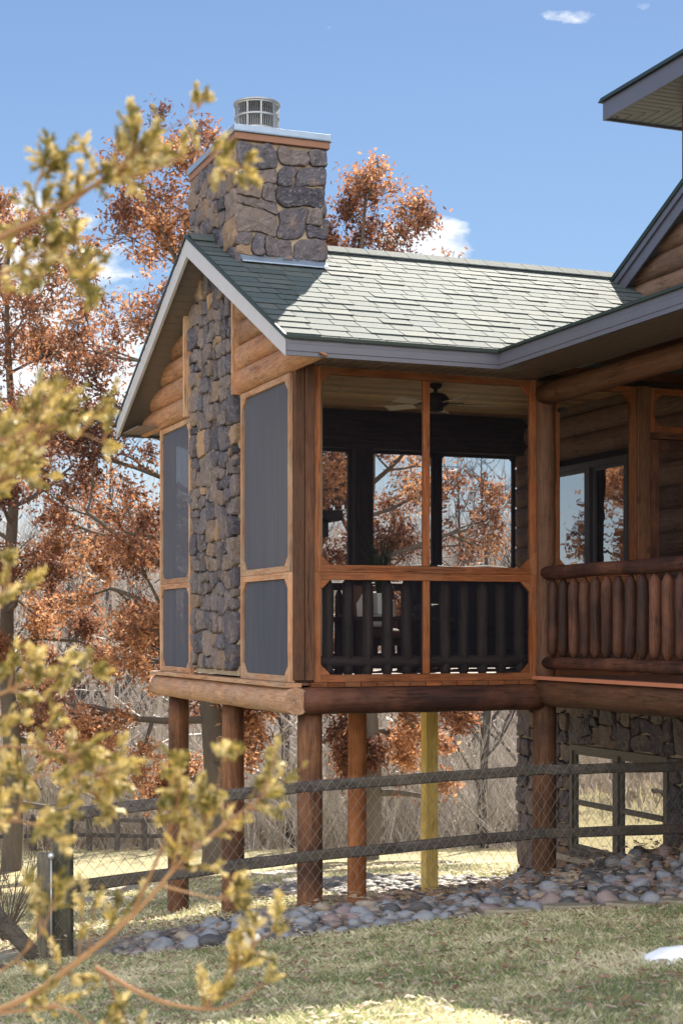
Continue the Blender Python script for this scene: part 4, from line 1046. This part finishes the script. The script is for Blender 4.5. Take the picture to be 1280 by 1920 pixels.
# snow
b = MB(); n = 26; x, y = FP(1262, 9.6); y = 8.35; x = (1278-640)/2977*y
P = [(0, 0, .085)]
for rr_, hh in ((.5, .075), (.85, .04), (1.0, -.01)):
    for q in range(n):
        a = 2*math.pi*q/n; e = 1+.25*math.sin(a*2+1)+.12*math.sin(a*5)
        X, Y = .19*rr_*e*math.cos(a), .12*rr_*e*math.sin(a); P.append((X, Y, hh+gz(x+X, y+Y)-gz(x, y)))
F = [(0, 1+q, 1+(q+1) % n) for q in range(n)]
for a in range(2): F += [(1+a*n+q, 1+(a+1)*n+q, 1+(a+1)*n+(q+1) % n, 1+a*n+(q+1) % n) for q in range(n)]
b.add(P, F, .5, True); tag(b.build('snow_patch', 'snow', None, (x, y, gz(x, y))), 'small leftover patch of snow on the lawn at the right edge', 'snow')

# ================================================================== grass and fallen leaves
def blades(N, xr, yr, hmin, hmax, w, seed, name, mask=None, label=None):
    g_ = np.random.default_rng(seed); x = g_.uniform(*xr, N); y = g_.uniform(*yr, N)
    keep = (np.abs(x) < y*.235+.1)
    keep &= np.array([mask(a, c) for a, c in zip(x, y)]) if mask else True
    x, y = x[keep], y[keep]; z = np.array([gz(a, c) for a, c in zip(x, y)])
    cl_ = np.array([.8*mnoise.noise(Vector((a*1.1, c*1.6, 3)))+.5*mnoise.noise(Vector((a*6, c*6, 3)))+.4*mnoise.noise(Vector((a*17, c*17, 3))) for a, c in zip(x, y)])
    n = len(x); h = g_.uniform(hmin, hmax, n)*(1+.5*cl_); a = g_.uniform(0, 6.28, n); l = g_.uniform(.15, 1.1, n)*h; a2 = g_.uniform(0, 6.28, n)
    V = np.zeros((n, 4, 3)); ca, sa = np.cos(a)*w, np.sin(a)*w
    lx, ly = np.cos(a2)*l, np.sin(a2)*l
    V[:, 0] = np.stack([x-ca, y-sa, z], 1); V[:, 1] = np.stack([x+ca, y+sa, z], 1)
    V[:, 2] = np.stack([x+ca*.6+lx*.45, y+sa*.6+ly*.45, z+h*.62], 1); V[:, 3] = np.stack([x+lx, y+ly, z+h*.85], 1)
    F = np.arange(n*4).reshape(n, 4)
    r_ = np.clip(.5+cl_*.7+g_.normal(0, .25, n), 0, 1)
    return tag(bulk(name, V.reshape(-1, 3), F, r_, 'grass_blade'), label, 'grass', kind='stuff')
blades(190000, (-3, 3.2), (6.4, 12.6), .010, .045, .0020, 5, 'lawn_grass', lambda x, y: y < lawn_edge_y(x)+.06 and not (x < -1.2 and y > 11.5), 'short patchy spring lawn in front of the rock bed')
blades(60000, (-6, 5), (12.4, 24), .02, .06, .005, 6, 'far_grass', lambda x, y: not (lawn_edge_y(x)-.1 < y < lawn_edge_y(x)+bed_depth(x)*1.2), 'dry sunlit grass beyond the fence')
def litter(N, xr, yr, size, seed, name, label, mask=None):
    g_ = np.random.default_rng(seed); x = g_.uniform(*xr, N); y = g_.uniform(*yr, N)
    keep = (np.abs(x) < y*.235+.2)
    keep &= np.array([mask(a, c) for a, c in zip(x, y)]) if mask else True
    x, y = x[keep], y[keep]; n = len(x); z = np.array([gz(a, c)+ (mound(a, c)+g_.uniform(0, .10) if c > lawn_edge_y(a) and c < lawn_edge_y(a)+bed_depth(a) else 0) for a, c in zip(x, y)])+.026
    s_ = g_.uniform(.5, 1, n)*size; a = g_.uniform(0, 6.28, n); ux, uy = np.cos(a), np.sin(a); tl = g_.uniform(-.5, .7, n); cu = g_.uniform(-.5, .5, n)
    shape = np.array([(0, -1, .0), (.45, -.35, .3), (.25, .0, .05), (.55, .45, .4), (0, 1, .1), (-.5, .4, .35), (-.22, .05, .0), (-.5, -.4, .25)])
    V = np.zeros((n, 8, 3))
    for i_, (u, v_, h) in enumerate(shape):
        V[:, i_, 0] = x+s_*(u*ux-v_*uy); V[:, i_, 1] = y+s_*(u*uy+v_*ux); V[:, i_, 2] = z+s_*(h*cu*1.2+v_*tl*.3+.15)
    return tag(bulk(name, V.reshape(-1, 3), np.arange(n*8).reshape(n, 8), g_.random(n), 'dead_leaf'), label, 'leaves', kind='stuff')
litter(3200, (-3, 3.2), (6.4, 12.4), .036, 11, 'lawn_leaves', 'curled dead leaves strewn over the lawn')
litter(1700, (-.2, 3.4), (11.2, 15), .045, 12, 'bed_leaves', 'brown dead leaves drifted among the rocks against the basement wall', lambda x, y: y > lawn_edge_y(x)-.05 and not in_wall(x, y) and mnoise.noise(Vector((x*1.3, y*1.3, 0))) > -.15)
litter(3500, (-6, 5), (12.5, 26), .05, 13, 'far_leaves', 'dead leaves over the sunny ground beyond the fence')

# ================================================================== trees
class Tree:
    """branching skeleton; tubes collected as numpy batches"""
    def __init__(s, seed): s.r = random.Random(seed); s.segs = []; s.tips = []
    def grow(s, p, d, L, rad, depth, maxd, spread, up, nseg=5, kids=(3, 5), shrink=.62, wander=.16, tipdepth=1):
        r = s.r; pts = [p.copy()]; rads = [rad]; dd = d.copy()
        for i in range(nseg):
            dd = (dd+Vector((r.gauss(0, wander), r.gauss(0, wander), r.gauss(0, wander)+up*.12))).normalized()
            pts.append(pts[-1]+dd*(L/nseg)); rads.append(rad*(1-(i+1)/nseg*(.55 if depth < maxd else .85)))
        s.segs.append((depth, pts, rads))
        if depth >= maxd-tipdepth+1: s.tips += [(q, depth) for q in pts[1:]]
        if depth >= maxd: return
        n = r.randint(*kids)
        for i in range(n):
            u = r.uniform(.25, 1) if i else 1.0
            j = min(nseg-1, int(u*nseg)); q = pts[j].lerp(pts[j+1], u*nseg-j if u*nseg-j <= 1 else 1)
            base = (pts[j+1]-pts[j]).normalized()
            side = Vector((r.gauss(0, 1), r.gauss(0, 1), r.gauss(0, .6)+up*.3)).normalized()
            nd = (base*(1-spread)+side*spread).normalized()
            s.grow(q, nd, L*shrink*r.uniform(.75, 1.15), max(.0025, rads[j]*.62), depth+1, maxd, spread, up, max(3, nseg-1), kids, shrink, wander, tipdepth)
    def mesh(s, mb, sides=(8, 6, 5, 3, 3, 3, 3), minr=.003):
        for depth, pts, rads in s.segs:
            mb.tube(pts, [max(minr, q) for q in rads], sides[min(depth, len(sides)-1)], .5, cap=False)
def leaf_cloud(tips, per, size, rad, g_, droop=.3):
    """small lobed leaves around tips -> V, F, r"""
    T = np.array([t_[:] for t_ in tips]); n = len(T)*per
    c = np.repeat(T, per, 0)+g_.normal(0, rad, (n, 3)); c[:, 2] -= abs(g_.normal(0, rad*.6, n))*droop
    u = g_.normal(0, 1, (n, 3)); u /= np.linalg.norm(u, axis=1)[:, None]; w_ = g_.normal(0, 1, (n, 3)); v_ = np.cross(u, w_); v_ /= np.linalg.norm(v_, axis=1)[:, None]+1e-9
    s_ = g_.uniform(.55, 1.1, n)*size
    sh = [(0, -1), (.28, -.25), (.7, -.1), (.3, .2), (.45, .75), (0, 1), (-.45, .7), (-.3, .15), (-.7, -.15), (-.25, -.3)]
    V = np.stack([c+u*(a*s_)[:, None]*.8+v_*(b_*s_)[:, None]+np.cross(u, v_)*(abs(a)*.35*s_)[:, None] for a, b_ in sh], 1)
    return V.reshape(-1, 3), np.arange(n*len(sh)).reshape(n, len(sh)), n
def oak(px, Y, ztop, seed, label, limbs, env, trunk_r=.19, lean=0, per=3, lsize=.060, z_first=1.2, thr=-.7):
    """env: list of (world z, left px, right px) bounding the crown at this distance"""
    x = (px-640)/2977*Y; g0 = gz(x, Y); height = ztop-g0; root = empty('oak_tree', (x, Y, g0)); tag(root, label, 'tree', 'russet oaks behind the porch')
    T = Tree(seed); r = T.r; n = 14; pts = [Vector((lean*(i/n)*height+.08*math.sin(i*.9), .05*math.cos(i), -.1+height*.95*i/n)) for i in range(n+1)]
    rads = [trunk_r*(1-.92*(i/n))+.008 for i in range(n+1)]; T.segs.append((0, pts, rads))
    E_ = [(z-g0, (a-640)/2977*Y-x, (c-640)/2977*Y-x) for z, a, c in env]
    def bounds(z):
        for p_, q_ in zip(E_, E_[1:]):
            if z <= q_[0]: u = max(0, (z-p_[0])/(q_[0]-p_[0])); return p_[1]+(q_[1]-p_[1])*u, p_[2]+(q_[2]-p_[2])*u
        return E_[-1][1], E_[-1][2]
    def inside(q):
        a, c = bounds(q.z); m_ = (a+c)/2; h_ = max(.2, (c-a)/2); k_ = 1+.22*mnoise.noise(q*.9+Vector((seed, 3, 0)))
        return ((q.x-m_)/h_)**2+(q.y/max(h_, .4))**2 < k_*k_ and E_[0][0]-.3 < q.z < E_[-1][0]
    for i in range(limbs):
        u = (z_first/height)+(1-z_first/height)*((i+.5)/limbs)**.9; j = min(n-1, int(u*n)); q = pts[j].lerp(pts[j+1], min(1, u*n-j))
        az = i*2.4+r.uniform(-.3, .3); a, c = bounds(q.z); reach = ((c-q.x) if math.cos(az) > 0 else (q.x-a)); L = max(.8, reach*.72*abs(math.cos(az))+.5*(c-a)*.72*(1-abs(math.cos(az))))*r.uniform(.85, 1.1)
        el = -.10+.85*u+r.uniform(-.12, .12)
        d = Vector((math.cos(az)*math.cos(el), math.sin(az)*math.cos(el), math.sin(el)))
        T.grow(q, d, L, max(.018, rads[j]*.42), 1, 4, .5, .2 if u > .35 else -.12, 6, (4, 6), .46, .12)
    T.segs = [s_ for s_ in T.segs if s_[0] < 2 or inside(s_[1][len(s_[1])//2])]
    b = MB(); T.mesh(b, (10, 6, 4, 3, 3), .006); b.build('trunk', 'oak_bark', root)
    tips = [q for q, dpt in T.tips if inside(q)]; n0 = len(tips)
    g_ = np.random.default_rng(seed)
    tips = [q for q in tips if mnoise.noise(q*.6+Vector((seed, 0, 0)))+.4*mnoise.noise(q*1.7) > thr+r.uniform(-.15, .15)]
    tips = [q for q in tips if r.random() > .8*(q.z/height)**1.8]
    V, F, n_ = leaf_cloud(tips, per, lsize, .11, g_)
    cn_ = np.array([mnoise.noise(q*.8+Vector((0, seed, 5))) for q in tips]); rr_ = np.clip(.45+np.repeat(cn_, per)*.9+g_.normal(0, .2, n_), 0, 1)
    bulk('crown', V, F, rr_, 'oak_leaf', root)
    return root, (n0, len(tips), n_)
def zz(y, Y): return (1181-y)*Y/2977
Y = 27
_, n1 = oak(400, Y, zz(215, Y), 3, 'big russet leaved oak right behind the left end of the porch', 40,
            [(zz(1490, Y), 120, 420), (zz(1380, Y), 30, 500), (zz(1100, Y), -10, 640), (zz(800, Y), 0, 640), (zz(600, Y), 60, 640), (zz(420, Y), 150, 560), (zz(280, Y), 225, 420), (zz(200, Y), 290, 370)], .22, -.018, 7)
Y = 29.5
_, n2 = oak(690, Y, zz(290, Y), 8, 'russet oak rising behind the porch ridge right of the chimney', 38,
            [(zz(1440, Y), 600, 850), (zz(1300, Y), 540, 880), (zz(980, Y), 480, 960), (zz(700, Y), 520, 920), (zz(480, Y), 560, 870), (zz(400, Y), 590, 810), (zz(330, Y), 605, 745), (zz(270, Y), 615, 690)], .2, -.004, 6)
Y = 31
_, n3 = oak(20, Y, zz(340, Y), 14, 'russet oak at the left edge behind the juniper branches', 34,
            [(zz(1350, Y), -150, 200), (zz(1100, Y), -180, 260), (zz(800, Y), -200, 260), (zz(550, Y), -150, 230), (zz(400, Y), -60, 150), (zz(330, Y), 0, 90)], .2, 0, 7)
Y = 22
oak(-330, Y, zz(420, Y), 21, 'russet oak standing off to the left, beyond the juniper', 26,
    [(zz(1350, Y), -650, -60), (zz(900, Y), -720, -30), (zz(600, Y), -600, -80), (zz(400, Y), -450, -220)], .2, 0, 7)
print('oak tips', n1, n2, n3)

# bare woodland trees: a few shapes, copied
def bare_proto(seed, height, kids=(3, 4), depth=4, tr=.16, mat='bare_bark'):
    T = Tree(seed); r = T.r; n = 10; pts = [Vector((.10*math.sin(i*.8+seed), .1*math.cos(i*.7), -.2+height*i/n)) for i in range(n+1)]
    rads = [tr*(1-.92*i/n) for i in range(n+1)]; T.segs.append((0, pts, rads))
    for i in range(20):
        u = .15+.83*(i/20); j = min(n-1, int(u*n)); q = pts[j].lerp(pts[j+1], u*n-j); az = i*2.4; el = .5+.5*r.random()
        d = Vector((math.cos(az)*math.cos(el), math.sin(az)*math.cos(el), math.sin(el)))
        T.grow(q, d, height*(.28*(1-u)+.08), max(.01, rads[j]*.4), 1, 3, .42, .5, 4, kids, .55, .12)
    b = MB(); T.mesh(b, (6, 4, 3, 3), .008)
    return b
SP = []
for i in range(5):
    b = bare_proto(40+i, 8.5+i*.8); o = b.build('bare_tree', ['bare_bark', 'grey_bark', 'twig_pale', 'bare_bark', 'grey_bark'][i]); SP.append(o)
BL = ['slender bare tree with grey brown bark in the woods beyond the lawn', 'dark trunked bare tree in the woods beyond the lawn', 'pale twiggy bare tree in the woods beyond the lawn', 'upright bare tree with brown bark in the woods beyond the lawn', 'tall dark leafless tree in the woods beyond the lawn']
spots = []
rs = random.Random(5)
for i in range(90):
    Y = 39.5+50*rs.random()**1.5; px = rs.uniform(-120, 1400); spots.append((px, Y))
for i, (px, Y) in enumerate(spots):
    kx = i % 5; o = SP[kx] if i < 5 else SP[kx].copy()
    if i >= 5: COL.objects.link(o)
    x = (px-640)/2977*Y; o.location = (x, Y, gz(x, Y)); o.rotation_euler = (0, 0, rs.uniform(0, 6.28)); s_ = rs.uniform(.75, 1.1); o.scale = (s_, s_, s_*rs.uniform(.9, 1.1))
    tag(o, BL[kx], 'tree', 'bare woodland trees')
# birch
b = bare_proto(77, 7.5, tr=.13); x = (758-640)/2977*40; o = b.build('birch_tree', 'birch_bark', None, (x, 40, gz(x, 40))); tag(o, 'white barked birch seen under the porch between the support posts', 'tree')

# thicket of brush at the wood edge: one mass, many thin stems
def brush(name, N, xr, yr, hr, seed, label, mat, rad=.006, seg=4, lean=.35, twigs=3):
    g_ = np.random.default_rng(seed); M = N*(1+twigs)
    x = g_.uniform(*xr, N); y = g_.uniform(*yr, N); z = np.array([gz(a, c) for a, c in zip(x, y)])-.05; h = g_.uniform(*hr, N)
    base = np.stack([x, y, z], 1); dr = np.stack([g_.normal(0, lean, N), g_.normal(0, lean, N), np.ones(N)], 1); cur = g_.normal(0, lean*.6, (N, 3)); cur[:, 2] = 0
    S = [base+dr*(h*q)[:, None]*np.array([1, 1, 1])+cur*(h*q*q)[:, None] for q in np.linspace(0, 1, seg)]
    A = [np.stack(S, 1)]; W = [np.full(N, rad)]
    for t_ in range(twigs):
        u = g_.uniform(.15, .9, N); p = base+dr*(h*u)[:, None]+cur*(h*u*u)[:, None]; d2 = dr+g_.normal(0, .55, (N, 3)); l2 = h*g_.uniform(.15, .4, N)
        A.append(np.stack([p+d2*(l2*q)[:, None]+np.stack([np.zeros(N), np.zeros(N), .15*l2*q*q], 1) for q in np.linspace(0, 1, seg)], 1)); W.append(np.full(N, rad*.55))
    P = np.concatenate(A); Wd = np.concatenate(W); n = len(P); V = np.zeros((n, seg, 3, 3))
    tp = np.linspace(1, .35, seg)
    for j in range(3):
        a = 2.094*j; V[:, :, j] = P+np.array([math.cos(a), math.sin(a), 0])*(Wd[:, None, None]*tp[None, :, None])
    base_i = (np.arange(n)*seg*3)[:, None, None, None]; ii = np.arange(seg-1)[None, :, None, None]; jj = np.arange(3)[None, None, :, None]
    q4 = np.concatenate([base_i+ii*3+jj, base_i+ii*3+(jj+1) % 3, base_i+(ii+1)*3+(jj+1) % 3, base_i+(ii+1)*3+jj], 3).reshape(-1, 4)
    return tag(bulk(name, V.reshape(-1, 3), q4, np.repeat(g_.random(n), (seg-1)*3), mat, None, True), label, 'brush', kind='stuff')
brush('brush_edge', 5200, (-14, 12), (38.0, 48), (1.0, 3.4), 1, 'tangled pale brush along the edge of the woods', 'twig_pale', .014, 5, .5, 6)
brush('brush_mid', 4500, (-22, 20), (50, 75), (2, 6.5), 2, 'dense bare thicket filling the woods', 'bare_bark', .022, 5, .25, 4)
brush('far_woods', 9000, (-50, 45), (85, 150), (6, 13.5), 3, 'far off bare woods on the horizon', 'bare_bark', .05, 5, .12, 5)
brush('brush_left', 5000, (-60, -15), (14, 60), (1.5, 6), 9, 'bare thicket off to the left of the yard', 'bare_bark', .022, 5, .25, 4)
# bare shrub by the fence end, left edge
sh = empty('bare_shrub', (*FP(10, 13.5), gz(*FP(10, 13.5)))); tag(sh, 'bare reddish shrub at the left edge behind the fence post', 'shrub')
T = Tree(91)
for i in range(22):
    az = i*2.4; T.grow(Vector((0, 0, 0)), Vector((math.cos(az)*.45, math.sin(az)*.45, 1)).normalized(), T.r.uniform(.45, .8), .008, 1, 3, .35, .5, 4, (2, 4), .6, .1)
b = MB(); T.mesh(b, (4, 4, 3, 3), .0022); b.build('stems', 'oak_bark', sh)
x, Y = (25-640)/2977*19, 19

# ================================================================== foreground juniper (near the lens, softly out of focus)
JY = 3.5
jt = empty('juniper_tree', (-1.95, JY, gz(-1.95, JY))); tag(jt, 'golden green juniper close in the left foreground, out of focus', 'tree'); jl = jt.location
def jp(px, py, Y): return Vector(((px-640)/2977*Y, Y, (1181-py)/2977*Y))
b = MB(); b.tube([tuple(Vector((-1.95+.05*math.sin(i), JY, gz(-1.95, JY)-.1+i*.55))) for i in range(8)], [.09-.009*i for i in range(8)], 10); b.build('trunk', 'juniper_bark', jt, tuple(-jl))
jr = random.Random(17)
sprays = []       # (pos, dir, size, density)
def jbranch(pts, rad, side=.1, spray_n=30, twig=.16, start=.15, size=.05, up=.5):
    rad *= .78; size *= .74
    """pts: world polyline; adds wood tube and side twigs with sprays"""
    b = MB(); P = [Vector(p) for p in pts]
    # smooth polyline
    Q = []
    for i in range(len(P)-1):
        p0, p1, p2, p3 = P[max(0, i-1)], P[i], P[i+1], P[min(len(P)-1, i+2)]
        for u in (0, .25, .5, .75):
            Q.append(.5*((2*p1)+(p2-p0)*u+(2*p0-5*p1+4*p2-p3)*u*u+(3*p1-p0-3*p2+p3)*u*u*u))
    Q.append(P[-1]); n = len(Q)
    b.tube(Q, [rad*(1-.8*i/(n-1)) for i in range(n)], 7, cap=False)
    for _ in range(int(spray_n*.54)):
        u = start+(1-start)*jr.random(); j = min(n-2, int(u*(n-1))); q = Q[j].lerp(Q[j+1], u*(n-1)-j); d = (Q[j+1]-Q[j]).normalized()
        sd_ = Vector((jr.gauss(0, 1), jr.gauss(0, .8), jr.gauss(0, 1)+up)).normalized(); td = (d*.55+sd_*.75).normalized(); L = twig*jr.uniform(.4, 1.1)*(1-.4*u)
        tw = [q, q+td*L*.5+Vector((0, 0, .01)), q+td*L*1.1+Vector((0, 0, .025))]
        b.tube(tw, [.003, .0022, .001], 4, cap=False)
        for a in range(jr.randint(5, 8)):
            v = jr.uniform(.15, 1.0); c = tw[0].lerp(tw[2], v); sprays.append((c, (td+Vector((jr.gauss(0, .4), jr.gauss(0, .4), jr.gauss(0, .4)+.15))).normalized(), size*jr.uniform(.45, 1.25)))
    for a in range(5): sprays.append((Q[-1], (Q[-1]-Q[-3]).normalized()+Vector((jr.gauss(0, .4), jr.gauss(0, .4), jr.gauss(0, .4))), size))
    return b.build('branch', 'juniper_bark', jt, tuple(-jl))
Yj = 3.5
# lower main branch and its forks
jbranch([jp(-700, 2050, 3.6), jp(-200, 1950, 3.6), jp(20, 1885, 3.5), jp(150, 1800, 3.5), jp(260, 1705, 3.45), jp(345, 1610, 3.4), jp(430, 1540, 3.4), jp(500, 1490, 3.4)], .0125, spray_n=40, start=.35)
jbranch([jp(250, 1710, 3.45), jp(300, 1600, 3.4), jp(335, 1500, 3.35), jp(340, 1440, 3.3)], .006, spray_n=16, twig=.09, start=.3)
jbranch([jp(345, 1610, 3.4), jp(400, 1500, 3.4), jp(418, 1420, 3.4)], .005, spray_n=13, twig=.08, start=.3)
jbranch([jp(180, 1815, 3.5), jp(260, 1860, 3.4), jp(330, 1885, 3.4), jp(420, 1890, 3.35), jp(500, 1840, 3.3)], .0085, spray_n=5, twig=.07, start=.5)
jbranch([jp(380, 1890, 3.4), jp(430, 1830, 3.4), jp(480, 1770, 3.35), jp(515, 1745, 3.3)], .005, spray_n=15, twig=.08, start=.25)
jbranch([jp(-300, 1900, 3.5), jp(-40, 1840, 3.5), jp(60, 1770, 3.4), jp(100, 1700, 3.4)], .006, spray_n=14, twig=.12)
jbranch([jp(200, 1830, 3.5), jp(230, 1900, 3.5), jp(270, 1990, 3.5)], .005, spray_n=6, twig=.09)
jbranch([jp(300, 1660, 3.45), jp(380, 1680, 3.4), jp(440, 1690, 3.4)], .004, spray_n=8, twig=.07)
jbranch([jp(0, 1900, 3.5), jp(120, 1890, 3.45), jp(180, 1935, 3.45)], .006, spray_n=14, twig=.12)
# middle-left masses
for (pts, nn, tw, st) in (
    ([(-500, 1650), (-150, 1560), (0, 1490), (110, 1450), (190, 1500)], 48, .17, .25),
    ([(-450, 1480), (-120, 1420), (20, 1400), (140, 1420), (200, 1470)], 32, .14, .3),
    ([(-400, 1600), (-100, 1560), (40, 1540), (110, 1580)], 26, .13, .3),
    ([(-400, 1420), (-80, 1330), (30, 1290), (110, 1270), (175, 1262)], 24, .09, .35),
    ([(-300, 1250), (-60, 1160), (10, 1110), (20, 1060)], 16, .08, .3),
    ([(-400, 1050), (-80, 960), (0, 900), (60, 830), (150, 790)], 30, .14, .3),
    ([(-400, 950), (-80, 870), (20, 820), (110, 800), (195, 830)], 26, .12, .3),
    ([(-400, 1000), (-100, 940), (0, 880), (50, 880)], 20, .12, .3)):
    yy = jr.uniform(3.2, 3.8); jbranch([jp(a, c, yy) for a, c in pts], .007, spray_n=nn, twig=tw, start=st)
# upper branch against the sky and its side shoots
jbranch([jp(-700, 800, 3.5), jp(-200, 560, 3.5), jp(0, 445, 3.5), jp(100, 400, 3.5), jp(180, 345, 3.45), jp(240, 310, 3.4), (jp(275, 285, 3.4))], .013, spray_n=58, twig=.12, start=.42)
jbranch([jp(60, 420, 3.5), jp(70, 340, 3.5), jp(90, 325, 3.5), jp(100, 310, 3.5)], .004, spray_n=14, twig=.06, start=.2)
jbranch([jp(180, 320, 3.45), jp(260, 330, 3.4), jp(330, 300, 3.4), jp(400, 290, 3.4), jp(460, 320, 3.35)], .004, spray_n=14, twig=.05, start=.3, size=.04)
jbranch([jp(240, 280, 3.4), jp(300, 250, 3.4), jp(345, 225, 3.4), jp(385, 190, 3.4)], .003, spray_n=9, twig=.035, start=.3, size=.03)
jbranch([jp(390, 330, 3.3), jp(430, 318, 3.3), jp(462, 332, 3.3)], .0025, spray_n=6, twig=.04, start=.0, size=.045)
jbranch([jp(-200, 620, 3.5), jp(-20, 530, 3.5), jp(70, 480, 3.5), jp(160, 470, 3.4)], .006, spray_n=40, twig=.13, start=.3)
jbranch([jp(-200, 680, 3.5), jp(0, 540, 3.5), jp(100, 520, 3.4), jp(160, 540, 3.4)], .005, spray_n=22, twig=.1, start=.3)
jbranch([jp(170, 330, 3.5), jp(215, 300, 3.5), jp(235, 260, 3.5), jp(245, 232, 3.5)], .003, spray_n=9, twig=.035, start=.2, size=.035)
# spray meshes: a stem with alternating scaly fingers
def spray_geo(sp, g_):
    Vs, Fs, rr_ = [], [], []; off = 0; fin = []
    for (c, d, s_) in sp:
        d = np.array(d[:]); d /= np.linalg.norm(d); c = np.array(c[:]); tone = g_.random()
        a = np.cross(d, g_.normal(0, 1, 3)); a /= np.linalg.norm(a); b_ = np.cross(d, a)
        nf = 15
        for i in range(nf):
            u = i/nf; ph = g_.uniform(0, 6.28) if i % 3 else (0 if i % 2 else math.pi)
            sd_ = a*math.cos(ph)+b_*math.sin(ph)*.6; l = s_*(.62-.35*u)*g_.uniform(.6, 1.2)
            p0 = c+d*(s_*u); p1 = p0+(d*.75+sd_*.7)*l; fin.append((p0, p1, .0015*g_.uniform(.8, 1.3), tone*.6+.4*g_.random()))
        fin.append((c, c+d*s_*1.15, .0018, tone))
    P0_ = np.array([f_[0] for f_ in fin]); P1 = np.array([f_[1] for f_ in fin]); W = np.array([f_[2] for f_ in fin]); n = len(fin)
    D = P1-P0_; D /= np.linalg.norm(D, axis=1)[:, None]+1e-9; A = np.cross(D, np.array([.3, .5, .8])); A /= np.linalg.norm(A, axis=1)[:, None]+1e-9; B = np.cross(D, A)
    V = np.zeros((n, 8, 3)); M1 = P0_*.85+P1*.15; M2 = P0_*.25+P1*.75
    V[:, 0] = P0_
    for j in range(3):
        t_ = 2.094*j; o_ = A*math.cos(t_)+B*math.sin(t_); V[:, 1+j] = M1+o_*W[:, None]*1.0; V[:, 4+j] = M2+o_*W[:, None]*1.15
    V[:, 7] = P1
    tri = [(0, 2, 1), (0, 3, 2), (0, 1, 3), (1, 2, 5), (1, 5, 4), (2, 3, 6), (2, 6, 5), (3, 1, 4), (3, 4, 6), (4, 5, 7), (5, 6, 7), (6, 4, 7)]
    F = (np.arange(n)*8)[:, None, None]+np.array(tri)[None]; F = F.reshape(-1, 3)
    return V.reshape(-1, 3), F, np.repeat([f_[3] for f_ in fin], len(tri))
V, F, rr_ = spray_geo(sprays, rng); V = V-np.array(jl[:])
bulk('foliage', V, F, rr_, 'juniper_leaf', jt)
print('sprays', len(sprays), 'tris', len(F))
